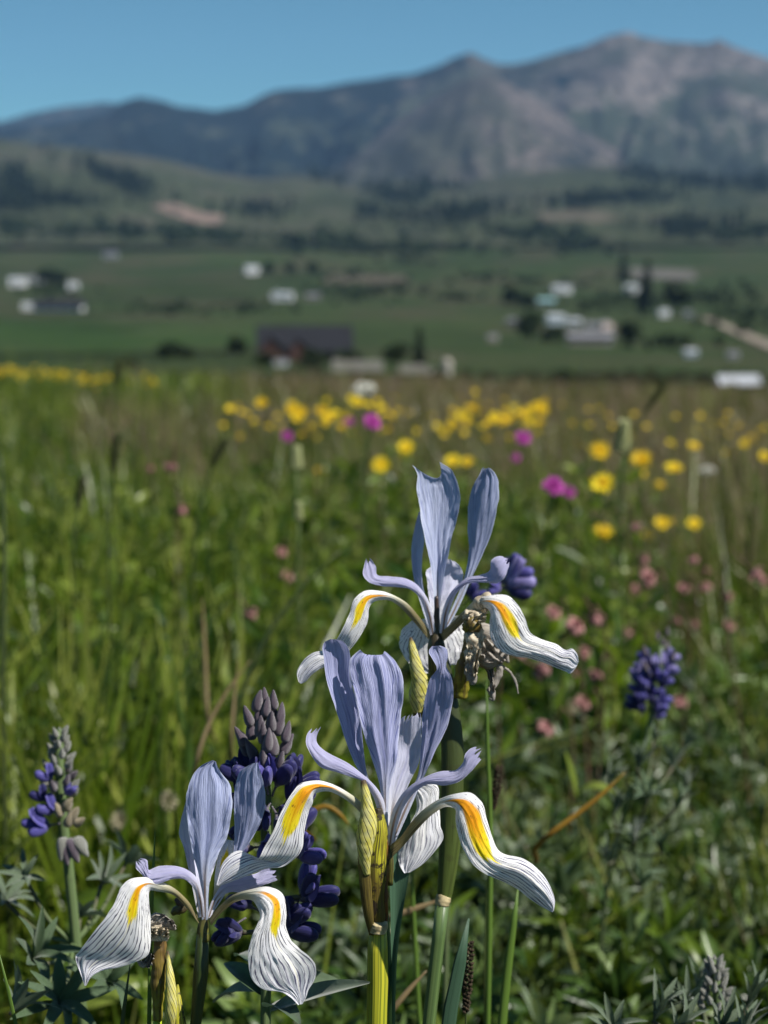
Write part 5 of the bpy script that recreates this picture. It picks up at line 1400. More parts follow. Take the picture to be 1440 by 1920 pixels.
for q in [(1195, 1440, .9, 62, (.3, .1, 0), 'lup_leaf', 3), (1260, 1440, .95, 56, (.3, .4, 2), 'lup_leaf', 1), (1140, 1470, .95, 56, (.3, -.4, 2), 'lup_leaf', 3), (1280, 1410, 1.0, 50, (.3, .5, 1), 'lup_leaf', 3), (1225, 1390, .93, 46, (.2, .2, 1), 'lup_leaf', 1)]:
    add_leaf(l3, q[0], q[1], q[2], q[3], q[4], q[5], q[6], (1207, 1490, D3))

# ---- the lupine seen just behind the upper iris
D4 = .76
l4 = empty('lupine', foot(960, 1400, D4), 'blue violet lupine mostly hidden behind the upper iris', 'lupine', 'lupines')
lup_stem(l4, [(945, 1085, D4), (915, 1110, D4), (880, 1130, D4), (862, 1190, D4), (855, 1300, D4)], .0012)
for f_ in [(948, 1092, 4, 58, 'pale', .2), (955, 1082, 18, 48, 'blue', .3), (950, 1102, -14, 50, 'dark', .2), (960, 1076, 55, 34, 'dark', .1), (940, 1100, 200, 30, 'blue', .3), (884, 1124, 28, 36, 'blue', .3), (880, 1120, 60, 26, 'dark', .1)]:
    add_floret(l4, f_[0], f_[1], D4 - .004, f_[2], f_[3], f_[4], f_[5])

# ---- silvery lupines coming into bud at the bottom right
D5 = .62
l5 = empty('lupine', foot(1340, 1900, D5), 'young silvery lupine still in bud at the bottom right corner', 'lupine', 'lupines')
lup_stem(l5, [(1340, 1800, D5), (1345, 1860, D5), (1350, 1980, D5)], .0016)
for i in range(34):
    t = i / 33; a_ = i * 2.4
    add_bud(l5, 1340 + math.cos(a_) * (4 + 20 * t ** .7), 1808 + t * 90, D5 - math.sin(a_) * .004 * (.4 + t), 90 - math.cos(a_) * 35, 24, 'grey', .2 + math.sin(a_) * .3, 1.1)
for q in [(1290, 1900, .61, 90, (.35, -.25, .2), 'lup_leaf', 3), (1400, 1890, .62, 86, (.3, .3, 1), 'lup_leaf', 3), (1225, 1915, .60, 96, (.4, -.2, 2), 'lup_leaf', 3), (1350, 1930, .58, 90, (.6, .1, .5), 'lup_leaf', 1), (1440, 1935, .58, 96, (.4, .3, .5), 'lup_leaf', 3), (1150, 1935, .58, 84, (.4, -.4, .5), 'lup_leaf', 1), (1310, 1860, .66, 70, (.3, .2, 2), 'lup_leaf', 3), (1260, 1950, .57, 100, (.5, .0, 1), 'lup_leaf', 3), (1390, 1950, .57, 90, (.5, .2, 2), 'lup_leaf', 3)]:
    add_leaf(l5, q[0], q[1], q[2], q[3], q[4], q[5], q[6], (1347, 1960, D5))

# ------------------------------------------------------------------ meadow flowers
m_, nt_ = new_mat('yellow_ray_petal')
rn_ = nd(nt_, 'ShaderNodeObjectInfo').outputs['Random']
uv_, u_, v_ = uvs(nt_)
c_ = mixc(nt_, rn_, (.62, .42, .008), (.86, .68, .02))
c_ = mixc(nt_, sm(nt_, v_, .45, .05, 0, .7), c_, (.55, .26, .005))
finish(nt_, c_, .55, .3, c_, noise(nt_, vmul(nt_, uv_, (20, 3, 1)), 1.0, 2), .3, .0006, .25)
MAT['yellow'] = m_
MAT['ydisc'] = plain('flower_disc', (.42, .22, .01), .85, .35, 900, 0, .1)
MAT['magenta'] = plain('magenta_petal', (.46, .07, .36), .55, .25, 200, .3, .25)
MAT['pink'] = plain('pink_bud_petal', (.36, .17, .16), .6, .4, 260, .25, .2, .3)
MAT['maroon'] = plain('maroon_sepal', (.16, .05, .05), .7, .4, 260, .15, .2)
MAT['cream'] = plain('cream_floret', (.40, .36, .24), .75, .3, 300, .25, .2)
MAT['whitef'] = plain('white_floret', (.74, .73, .66), .75, .15, 300, .25, .2)
MAT['palegreen'] = plain('pale_green_floret', (.50, .52, .27), .75, .3, 300, .25, .2)
MAT['fstem'] = plain('flower_stem_green', (.075, .115, .03), .6, .4, 90, .15, .3)
MAT['rstem'] = plain('flower_stem_reddish', (.12, .07, .045), .6, .4, 90, .1, .3)
MAT['fleaf'] = plain('flower_leaf_green', (.06, .105, .03), .55, .4, 90, .3, .3)

def fib(n, hemi=True):
    i = np.arange(n) + .5
    ph = np.arccos(1 - i / n * (1 if hemi else 1.999))
    return ph, i * 2.39996

def daisy():
    out = []
    rng = np.random.default_rng(3)
    for ring, (k, L, w, up) in enumerate(((13, 1.0, .25, .28), (11, .86, .24, .5))):
        for i in range(k):
            g = shell_geo(L * rng.uniform(.9, 1.05), w * .62, .12, .3, 6, 4)
            g = rot_geo(g, (rng.normal() * .2, -up + rng.normal() * .08, 0), (.06, 0, 0))
            out.append(rot_geo(g, (0, 0, (i + .5 * ring) / k * 6.283 + rng.normal() * .05)))
    return joinp(out)

def ball_head(n, L, W, hemi=True, r=.45, seed=1):
    ph, th = fib(n, hemi)
    rng = np.random.default_rng(seed)
    out = []
    for p, t in zip(ph, th):
        g = shell_geo(L * rng.uniform(.8, 1.15), W, .2, .4, 5, 3)
        g = (g[0] + np.array([r * .6, 0, 0]), g[1], g[2])
        g = rot_geo(g, (rng.normal() * .3, -(math.pi / 2 - p), 0))
        out.append(rot_geo(g, (0, 0, t)))
    return joinp(out)

def umbel(seed=2):
    rng = np.random.default_rng(seed)
    out = []
    for i in range(70):
        r = math.sqrt(rng.random()); a = rng.random() * 6.283
        out.append(rot_geo(ell_geo(.09, .11, .08, 5, 6), (0, -1.57, 0), (r * math.cos(a), r * math.sin(a), .25 * (1 - r * r) + rng.normal() * .04)))
    return joinp(out)

def spike_head(seed=2, n=70, L=2.4):
    rng = np.random.default_rng(seed)
    out = []
    for i in range(n):
        t = i / n; a = i * 2.4
        out.append(rot_geo(ell_geo(.22, .15, .13, 5, 6), (0, -.7, a), (.30 * math.cos(a) * (1.25 - t), .30 * math.sin(a) * (1.25 - t), L * (t - .5))))
    return joinp(out)

def nod_bud():
    """a nodding urn shaped bud: rounded petals closed over, narrow sepals"""
    v = [rot_geo(ell_geo(.85, .72, .72, 10, 14, -.12, 0, .14, 2), (0, .0, 0))]
    for i in range(5):
        v.append(rot_geo(shell_geo(1.5, .42, .5, .2, 7, 4), (i * 1.2566, 0, 0), (0, 0, 0)) if False else rot_geo(rot_geo(shell_geo(1.55, .46, .75, .2, 8, 4), (0, -.75, 0), (0, 0, .12)), (i * 1.2566, 0, 0)))
    return joinp(v)

HEADS = {
    'yellow': (me_of('petals', daisy(), MAT['yellow']), me_of('disc', rot_geo(ell_geo(.16, .34, .34, 8, 12, 0, 0, .2), (0, -1.57, 0)), MAT['ydisc'])),
    'magenta': (me_of('petals', ball_head(34, 1.0, .2, True, .3), MAT['magenta']), me_of('calyx', rot_geo(ell_geo(.3, .36, .36, 8, 10, .3), (0, 1.57, 0), (0, 0, .15)), MAT['maroon'])),
    'pink': (me_of('petals', nod_bud(), MAT['pink']), me_of('sepals', joinp([rot_geo(rot_geo(shell_geo(1.0, .22, .4, .2, 6, 3), (0, -.95, 0), (-.1, 0, .1)), (i * 1.2566 + .6, 0, 0)) for i in range(5)]), MAT['maroon'])),
    'cream': (me_of('petals', ball_head(60, .75, .16, False, .5), MAT['cream']), None),
    'tan': (me_of('petals', ball_head(48, .75, .18, False, .4), MAT['tan']), None),
    'white': (me_of('petals', umbel(), MAT['whitef']), me_of('stalks', joinp([tube_geo([(0, 0, -.9), (.25 * math.cos(i), .25 * math.sin(i), -.4), (.8 * math.cos(i), .8 * math.sin(i), .05)], [.03, .025, .02], 5, 5) for i in range(9)]), MAT['fstem'])),
    'spike': (me_of('petals', spike_head(), MAT['palegreen']), None),
}
RADM = {'yellow': .0145, 'magenta': .0085, 'pink': .0062, 'cream': .0075, 'tan': .0075, 'white': .022, 'spike': .008}
HNAME = {'yellow': 'yellow_flower', 'magenta': 'magenta_flower', 'pink': 'pink_bud_flower', 'cream': 'cream_clover', 'tan': 'dry_seed_head', 'white': 'white_yarrow', 'spike': 'pale_flower_spike'}
CATN = {'yellow': 'flower', 'magenta': 'flower', 'pink': 'flower', 'cream': 'flower', 'tan': 'seed head', 'white': 'flower', 'spike': 'flower'}

def flower(kind, px, py, rpx, label, group=None, dep=None, squash=1.0, parts=True, leaves=True):
    d = dep or RADM[kind] * F / rpx
    for _ in range(40):                       # a head never lower than its meadow
        q = P(px, py, d)
        if q[2] - gz(q[0], q[1]) > .10:
            break
        d *= .96
    R = rpx * d / F
    g = gz(q[0], q[1])
    lean = np.array([random.uniform(-.02, .02), random.uniform(-.02, .02)])
    base = np.array([q[0] + lean[0], q[1] + lean[1], g - .005])
    o = empty(HNAME[kind], tuple(base), label, CATN[kind], group)
    hp = Vector(q) - Vector(base)
    if kind == 'pink':
        e = Euler((0, rad(random.uniform(20, 75)), random.uniform(-2.6, 2.6)))
    elif kind in ('spike',):
        e = Euler((random.uniform(-.12, .12), random.uniform(-.12, .12), random.random() * 6))
    else:
        e = Euler((rad(random.uniform(24, 62)), rad(random.uniform(-14, 22)), 0)) if kind != 'white' else Euler((rad(22), 0, 0))
        e = (e.to_matrix() @ Matrix.Rotation(random.random() * 6.28, 3, 'Z')).to_euler()
    h = share('head', HEADS[kind][0], o, hp, e, (R, R, R * squash))
    if parts and HEADS[kind][1] is not None:
        share({'yellow': 'disc', 'magenta': 'calyx', 'pink': 'sepals', 'white': 'stalks'}[kind], HEADS[kind][1], h)
    down = h.rotation_euler.to_matrix() @ Vector((0, 0, -1)) if kind != 'pink' else h.rotation_euler.to_matrix() @ Vector((-1, 0, 0))
    top = q + np.array(down) * R * (.2 if kind != 'pink' else .1)
    if kind == 'spike': top = q + np.array([0, 0, -R])
    neck = top + np.array(down) * R * 1.2 + np.array([0, 0, -R if kind != 'pink' else R * .3])
    sr = .0011 if kind != 'white' else .0018
    mid = np.array([(neck[0] + base[0]) / 2 + random.uniform(-.008, .008), (neck[1] + base[1]) / 2, (neck[2] * .45 + base[2] * .55)])
    tube('stem', [base, mid, neck, top], [sr * 1.3, sr * 1.1, sr, sr * 1.1], MAT['rstem' if kind == 'pink' else 'fstem'], o, sides=6, n=14)
    if leaves and kind in ('yellow', 'magenta', 'cream', 'tan', 'white'):
        gs = []
        for k in range(3):
            t = random.uniform(.1, .6)
            c = base * (1 - t) + mid * t if t < .5 else mid
            gg = leaflet_geo(random.uniform(.03, .07), random.uniform(.003, .007), .3, .3, 6)
            gs.append(rot_geo(gg, (0, random.uniform(-1.1, -.4), random.random() * 6.28), tuple(c)))
        v, f, u = joinp(gs)
        mesh_obj('leaves', v, f, MAT['fleaf'], o, u)
    return o

YG = 'yellow flowers in focus range to the right'
for (px, py, r, lab) in [
    (713, 873, 19, 'yellow flower left of the tip of the upper iris, lower of two'),
    (760, 840, 18, 'yellow flower just above the tip of the upper iris'),
    (848, 866, 17, 'yellow flower left half of the pair right above the upper iris'),
    (876, 868, 15, 'yellow flower right half of the pair right above the upper iris'),
    (733, 905, 10, 'tiny yellow flower left of the upper iris petals'),
    (757, 858, 9, 'tiny yellow flower tucked under the bloom above the upper iris'),
    (600, 884, 10, 'dull small yellow flower alone in the grass left of the upper iris'),
    (1123, 847, 21, 'bright yellow flower left of the pale green flower spike'),
    (1201, 863, 23, 'bright yellow flower just right of the pale green flower spike'),
    (1263, 880, 19, 'bright yellow flower tilted, rightmost of the four large ones'),
    (1129, 908, 25, 'largest bright yellow flower, right of the magenta bloom'),
    (1237, 910, 11, 'small yellow flower under the tilted bright one'),
    (1205, 889, 9, 'tiny yellow flower under the bright bloom beside the pale spike'),
    (1130, 998, 20, 'yellow flower low on the left of the lower right cluster'),
    (1240, 982, 17, 'yellow flower in the middle of the lower right cluster'),
    (1262, 978, 12, 'small yellow flower touching the middle bloom of the lower right cluster'),
    (1300, 983, 16, 'yellow flower at the right of the lower right cluster'),
    (1211, 1003, 13, 'small yellow flower under the lower right cluster'),
    (1148, 1010, 12, 'small yellow flower right beside the low left bloom of the cluster'),
    (1185, 1054, 11, 'small yellow flower among grass, lowest of the cluster but one'),
    (1322, 1036, 11, 'small orange yellow flower low at the right above the pink buds'),
    (1300, 838, 14, 'blurred yellow flower farther back at the right'),
    (1257, 832, 9, 'tiny blurred yellow flower left of the farther right one'),
    (1432, 857, 13, 'yellow flower cut by the right edge'),
    (1395, 832, 10, 'small yellow flower near the right edge'),
    (1360, 850, 7, 'faint tiny yellow flower near the right edge'),
]:
    flower('yellow', px, py, r, lab, 'yellow meadow flowers')

rng2 = random.Random(77)
YM = 'small blurred yellow flower in the middle meadow behind the upper iris'
for (px, py, r) in [(432, 768, 11), (490, 756, 14), (547, 768, 15), (563, 774, 15), (556, 786, 13), (548, 758, 9), (603, 772, 14), (618, 782, 15), (610, 790, 12), (630, 776, 10), (672, 756, 14), (660, 748, 10), (690, 760, 9), (716, 766, 11), (708, 752, 7),
                    (845, 800, 10), (866, 778, 12), (884, 766, 12), (878, 790, 11), (832, 812, 10), (905, 800, 8), (926, 784, 13), (942, 790, 14), (958, 786, 13), (976, 778, 13), (990, 772, 12), (1006, 764, 13), (1018, 772, 13), (1012, 792, 11), (992, 792, 10), (966, 764, 8), (948, 772, 10), (898, 774, 9), (856, 792, 9), (1020, 756, 9), (915, 794, 10), (870, 812, 8), (850, 770, 8), (820, 800, 8), (746, 770, 7), (585, 800, 8), (505, 800, 7), (640, 800, 8)]:
    flower('yellow', px, py, r, YM, 'yellow flowers of the middle meadow', parts=r > 11, leaves=False)
YS = 'tiny yellow flower scattered in the middle meadow between the bigger blurred ones'
for i in range(70):
    px, py = rng2.uniform(400, 1060), rng2.gauss(785, 22)
    flower('yellow', px, max(735, py), rng2.uniform(3.2, 7), YS, 'tiny yellow flowers of the middle meadow', parts=False, leaves=False)
YB = 'tiny yellow flower in the far yellow band along the meadow edge at the left'
rng_ = random.Random(12)
for i in range(90):
    px = rng_.uniform(-10, 300)
    if px > 215 and rng_.random() < .45:
        continue
    py = 694 + (px / 310) * 20 + rng_.gauss(3, 5)
    flower('yellow', px, py, rng_.uniform(2.6, 4.6), YB, 'yellow flowers along the far meadow edge', dep=rng_.uniform(11, 19), parts=False, leaves=False)
YR = 'tiny yellow flower scattered in the far right of the meadow'
for i in range(85):
    px, py = rng_.uniform(1030, 1450), rng_.gauss(815, 28)
    if py < 765: py = 830
    flower('yellow', px, py, rng_.uniform(3, 6.5), YR, 'yellow flowers of the far right meadow', parts=False, leaves=False)

for (px, py, r, lab, sq) in [
    (980, 822, 15, 'magenta flower above the other two near the middle right', .6), (966, 860, 9, 'small magenta flower between two larger magenta ones', .8),
    (1036, 913, 20, 'largest magenta flower right of the upper iris', .7), (1066, 924, 12, 'dark magenta flower touching the largest one on its right', .7),
    (698, 793, 17, 'purplish magenta flower below the white yarrow', .7), (538, 818, 11, 'magenta flower farthest to the left', .9), (655, 792, 10, 'pale lilac flower left of the purplish magenta one', .8)]:
    flower('magenta', px, py, r, lab, 'magenta meadow flowers', squash=sq)
flower('white', 683, 732, 25, 'white yarrow head rising above the far edge of the meadow')
flower('white', 1326, 884, 15, 'small cream yarrow head in the grass at the right', squash=1.2)
flower('spike', 1168, 820, 24, 'pale yellow green flower spike between two bright yellow flowers', dep=1.75)
flower('spike', 556, 860, 18, 'pale green flower spike in the grass left of the upper iris', dep=1.6)
flower('spike', 560, 960, 14, 'small pale green flower spike lower in the grass', dep=1.5)
for (px, py, r, lab) in [(315, 1502, 24, 'cream clover head right of the other, near the lower left iris'), (226, 1540, 24, 'cream clover head over the lower left iris fall'), (232, 1338, 10, 'tiny tan clover head in the grass above the clover pair'), (1195, 1420, 16, 'greyish white fluffy head under the violet lupine'), (1356, 1648, 16, 'pale seed head near the right edge low in the leaves')]:
    flower('cream', px, py, r * .88, lab, 'cream clover heads')
for (px, py, r, lab) in [(1070, 1325, 15, 'tan dry seed head right of the pink bud group'), (982, 1326, 14, 'tan dry seed head left of its twin in the pink bud group'), (1300, 1470, 10, 'tan dry seed head on the right slope of leaves')]:
    flower('tan', px, py, r, lab, 'dry seed heads')
for (px, py, r, lab) in [
    (320, 870, 12, 'pink bud at the upper left in the tall grass'), (340, 952, 12, 'pink bud straight below the upper left one'), (283, 876, 7, 'tiny pale bud left of the upper left pink bud'),
    (528, 1032, 10, 'dull pink bud in the grass left of the upper iris'), (542, 1077, 11, 'dull pink bud just below another in the left grass'), (466, 1146, 14, 'salmon pink bud at the centre of the left grass'), (300, 1180, 8, 'tiny dull pink bud low in the left grass'),
    (1218, 1081, 15, 'bright pink bud left of the row of four at the right'), (1297, 1045, 11, 'pink bud above the row of four at the right'), (1283, 1100, 11, 'second pink bud of the row at the right'), (1320, 1098, 11, 'third pink bud of the row at the right'), (1362, 1114, 11, 'last pink bud of the row at the right'), (1411, 1070, 15, 'drooping pink bud near the right edge'),
    (1040, 1146, 14, 'dark pink bud nearest the upper iris right fall'), (1083, 1169, 18, 'pale pink bud, plumpest one above the iris fall tip'), (1114, 1156, 16, 'salmon pink bud touching the plumpest one'), (1168, 1186, 12, 'brownish pink bud between plump buds and violet lupine'), (1100, 1220, 13, 'maroon bud beside the tip of the upper iris fall'),
    (1008, 1252, 18, 'pink bud below the upper iris right fall, at the left'), (1040, 1262, 13, 'pink bud below the upper iris right fall, in the middle'), (1075, 1256, 13, 'pink bud below the upper iris right fall, at the right'), (1275, 1311, 14, 'red pink bud touching the violet lupine'),
    (1028, 1360, 17, 'pink bud hanging lowest but one in the centre right group'), (985, 1395, 15, 'pale pink bud hanging lowest in the centre right group'), (914, 1254, 12, 'pink bud among the withered shreds of the upper iris'), (1032, 1318, 11, 'maroon bud amid the tan seed heads'), (960, 1300, 10, 'dull pink bud left of the tan seed heads'), (940, 1256, 9, 'tiny pink bud right of the withered shreds'), (1440, 1235, 9, 'pink bud at the right edge'), (1308, 1466, 11, 'pale pink bud over the leaves at the right')]:
    flower('pink', px, py, r * .88, lab, 'pink nodding buds')
rp = random.Random(5)
for i in range(26):
    px, py = rp.gauss(1035, 55), rp.gauss(1300, 70)
    if px < 930: px = 2 * 930 - px
    flower('pink', px, py, rp.uniform(8, 13), 'small dusty pink bud in the crowd under the upper iris right fall', 'pink buds crowding under the right fall')
for i in range(14):
    px, py = rp.uniform(1180, 1440), rp.gauss(1090, 60)
    flower('pink', px, py, rp.uniform(6, 10), 'small dusty pink bud farther back at the right under the yellow flowers', 'far pink buds at the right')

# ------------------------------------------------------------------ single blades, stems and seed spikes that can be told apart
MAT['b_green'] = make_stem_mat('grass_stem_green', (.10, .17, .025), (.13, .21, .03), (.07, .13, .02), None, 2, 0, .15, 0, 4)
MAT['b_dark'] = make_stem_mat('grass_stem_dark', (.055, .08, .02), (.055, .06, .025), (.035, .045, .015), None, 2, 0, .05, 0, 4)
MAT['b_dry'] = make_stem_mat('dry_blade_tan', (.30, .22, .11), (.36, .28, .16), (.22, .15, .08), None, 2, 0, .2, 0, 4)
MAT['b_orange'] = make_stem_mat('dry_blade_orange', (.34, .20, .02), (.24, .11, .03), (.26, .13, .02), None, 2, 0, .2, 0, 4)
MAT['seed'] = plain('seed_spike_brown', (.05, .035, .022), .85, .6, 700, .05, .2, 0, .8)
MAT['seed2'] = plain('grass_head_dark_green', (.060, .070, .026), .85, .5, 500, .1, .2, 0, .6)

def blade(label, pts, w, mat, dep, name='grass_leaf', group=None, ground=True, flat=.25, cat='grass'):
    W = np.array([P(q[0], q[1], dep if len(q) < 3 else q[2]) for q in pts])
    if name == 'dry_blade':
        name, cat = 'dry_straw', 'straw'
        g = W[-1].copy() + (W[-1] - W[-2]) * .25; g[1] += .05; g[2] -= .03
        W = np.concatenate([W, g[None]])
    elif ground:
        g = W[-1].copy(); g[2] = gz(g[0], g[1]) - .01
        if W[-1][2] - g[2] > .005:
            W = np.concatenate([W, g[None]])
    wm = w * dep / F
    n = len(W)
    r_ = [wm * .12] + [wm * (.55 + .45 * min(1, i / (n - 1) * 1.6)) for i in range(1, n)]
    v, f, u = tube_geo(W, r_, 8, 36, flat)
    o = mesh_obj(name, v, tri_clean(f), MAT[mat], None, u, origin=tuple(W[-1]))
    return tag(o, label, cat, group)

q = P(733, 1930, .512)
tl = petal('iris_leaf', ONE, .512, [(722, 2250, 740, 2250, 0), (724, 1990, 741, 1990, 0, 1), (728, 1860, 742, 1860, 0, 1), (732, 1780, 746, 1780, 0, 1), (732, 1700, 757, 1700, .5, 1), (730, 1630, 768, 1630, 1, .8), (736, 1570, 772, 1570, 2, .6), (748, 1500, 766, 1500, 3, .3), (756, 1440, 760, 1440, 4)], MAT['leaf_teal'], None, nu=9, nv=50, ruff=.15)
tag(tl, 'broad blue green iris leaf standing right behind the striped stem', 'leaf')
blade('narrow blue green iris leaf pointing up right of the grey green stem', [(879, 1722), (868, 1780), (852, 1850), (836, 1960)], 14, 'leaf_teal', .53, 'iris_leaf', None, True, .15, 'leaf')
blade('long green grass stem right of the dark sheath, reaching up to the withered flower', [(912, 1270), (914, 1400), (920, 1560), (918, 1720), (914, 1930)], 5.5, 'b_green', .64, 'grass_stalk', 'green grass stems', True, .9, 'grass stalk')
blade('green grass stem with broader base below the middle iris right fall', [(972, 1660), (962, 1740), (948, 1850), (940, 1940)], 9, 'b_green', .60, 'grass_stalk', 'green grass stems', True, .6, 'grass stalk')
blade('slim green grass stem left of the grey green stem', [(770, 1560), (775, 1700), (782, 1830), (788, 1950)], 5, 'b_green', .70, 'grass_stalk', 'green grass stems', True, .9, 'grass stalk')
blade('thin grass blade standing up behind the lower left iris', [(291, 1552), (288, 1620), (284, 1700), (280, 1900)], 4, 'b_green', .50)
blade('thin dark blade crossing behind the left fall down to the bottom edge', [(245, 1800), (238, 1850), (228, 1930)], 4, 'b_dark', .50)
blade('thin curved blade in the bottom left corner', [(-6, 1770), (8, 1830), (24, 1890), (36, 1950)], 4, 'b_green', .50)
blade('orange dry blade lying slantwise among dark leaves at the right', [(1172, 1448), (1130, 1488), (1080, 1528), (1034, 1562)], 5.5, 'b_orange', .80, 'dry_blade', 'dry blades', True, .3)
blade('orange bent blade behind the middle iris left claw', [(655, 1548), (640, 1530), (610, 1512), (585, 1520)], 5, 'b_orange', .74, 'dry_blade', 'dry blades', True, .3)
blade('tan dry blade leaning in the grass above the dark lupine', [(470, 1238), (430, 1290), (395, 1350), (370, 1420)], 4, 'b_dry', .92, 'dry_blade', 'dry blades', True, .3)
blade('tan dry stem upright above the dark lupine', [(448, 1238), (440, 1300), (434, 1380)], 3.5, 'b_dry', 1.0, 'dry_blade', 'dry blades', True, .6)
blade('reddish tan dry stem in the left grass', [(380, 1120), (382, 1180), (386, 1270), (388, 1330)], 4, 'b_dry', 1.15, 'dry_blade', 'dry blades', True, .6)
blade('tan dry stalk lying low right of the striped stem', [(800, 1820), (772, 1850), (740, 1888)], 6, 'b_dry', .64, 'dry_blade', 'dry blades', True, .5)
blade('pinkish dry stalk lying low behind the grey green stem', [(830, 1686), (790, 1700), (750, 1714)], 7, 'b_dry', .70, 'dry_blade', 'dry blades', True, .5)
blade('dark slanting stem in the grass left of the upper iris', [(640, 1032), (600, 1068), (560, 1110), (530, 1150)], 4, 'b_dark', 1.2, 'grass_stalk', 'dark grass stems', True, .9, 'grass stalk')
blade('dark tall grass stem at the left edge', [(2, 840), (6, 920), (8, 1040), (6, 1180)], 5, 'b_dark', 1.1, 'grass_stalk', 'dark grass stems', True, .9, 'grass stalk')

def seed_spike(label, top, bot, hpx, w, dep, mat='seed', n=110, stemmat='b_dark', foot_px=None):
    a, b = P(top[0], top[1], dep), P(bot[0], bot[1], dep)
    g = P(*(foot_px or (bot[0] + (bot[0] - top[0]) * .3, bot[1] + 120)), dep); g[2] = gz(g[0], g[1])
    o = empty('seed_spike', tuple(g), label, 'grass head', 'grass seed spikes')
    k = dep / F
    out = []
    rng = np.random.default_rng(int(top[0]))
    ax = (b - a)
    for i in range(n):
        t = i / n
        r = w * k * (.35 + .65 * math.sin(min(1, t * 1.15 + .08) * math.pi) ** .5)
        an = i * 2.4
        c = a + ax * t + np.array([math.cos(an), math.sin(an), 0]) * r * .55
        out.append(rot_geo(ell_geo(w * k * .42, w * k * .3, w * k * .26, 5, 6, .2), (0, -.9 + rng.normal() * .2, an), tuple(c)))
    v, f, u = joinp(out)
    mesh_obj('head', v, tri_clean(f), MAT[mat], o, u)
    tube('stem', [a, b, (b + g) / 2 + np.array([.003, 0, 0]), g], [w * k * .15, w * k * .2, w * k * .25, w * k * .25], MAT[stemmat], o, sides=7, n=20)
    return o
seed_spike('brown knobbly seed spike low right of the grey green stem', (878, 1770), (874, 1900), 130, 11, .55, foot_px=(872, 1990))
seed_spike('dark grass head upright at the upper left', (221, 816), (212, 886), 76, 9, 1.35, 'seed2', foot_px=(196, 1100))
seed_spike('dark grass head slanting right of the upper left one', (424, 826), (400, 874), 60, 9, 1.5, 'seed2', foot_px=(340, 1000))
seed_spike('dark grass head slanting at the far right above the meadow', (1246, 722), (1212, 772), 60, 7, 1.7, 'seed2', foot_px=(1150, 900))
seed_spike('faint dark grass head left in the tall grass', (156, 896), (146, 956), 60, 8, 1.4, 'seed2', foot_px=(140, 1120))
seed_spike('dark grass head cutting the yellow band at the left', (222, 676), (218, 728), 50, 6, 1.9, 'seed2', foot_px=(214, 900))
seed_spike('thin dark seed spike right of the long green stem', (936, 1440), (926, 1520), 80, 8, .68, 'seed', foot_px=(920, 1700))
# ------------------------------------------------------------------ grass and undergrowth that nobody could count
def meadow_brown(nt, co):
    """rusty seed heads colour the far middle of the meadow"""
    s = nd(nt, 'ShaderNodeSeparateXYZ', {0: co})
    n = noise(nt, vmul(nt, co, (.35, .35, .1)), 1.0, 3)
    far = sm(nt, s.outputs[1], 3.5, 8.0)
    right = sm(nt, mth(nt, 'SUBTRACT', s.outputs[0], mth(nt, 'MULTIPLY', s.outputs[1], -.09)), -.4, .6)
    return mth(nt, 'MULTIPLY', mth(nt, 'MULTIPLY', far, right), sm(nt, n, .35, .6, .2, .9))

GREENS = [(0, (.008, .024, .003)), (.36, (.028, .072, .006)), (.58, (.090, .152, .011)), (.84, (.215, .285, .026)), (1.0, (.31, .35, .08))]
M_grass = make_blade_mat('meadow_grass_blades', GREENS, .38, .38, .10, (.22, .21, .06), meadow_brown)
M_tall = make_blade_mat('tall_grass_blades', [(0, (.008, .028, .003)), (.34, (.034, .076, .006)), (.60, (.120, .190, .013)), (1, (.30, .36, .055))], .40, .36, .05, (.26, .27, .06))
M_under = make_blade_mat('undergrowth_leaves', [(0, (.010, .028, .005)), (.40, (.034, .080, .013)), (.70, (.085, .15, .030)), (1, (.22, .30, .11))], .26, .34, .15, (.06, .09, .04))
M_lime = make_blade_mat('low_bright_leaves', [(0, (.05, .11, .010)), (.6, (.13, .22, .018)), (1, (.24, .33, .035))], .4, .40, .1, (.1, .2, .03))

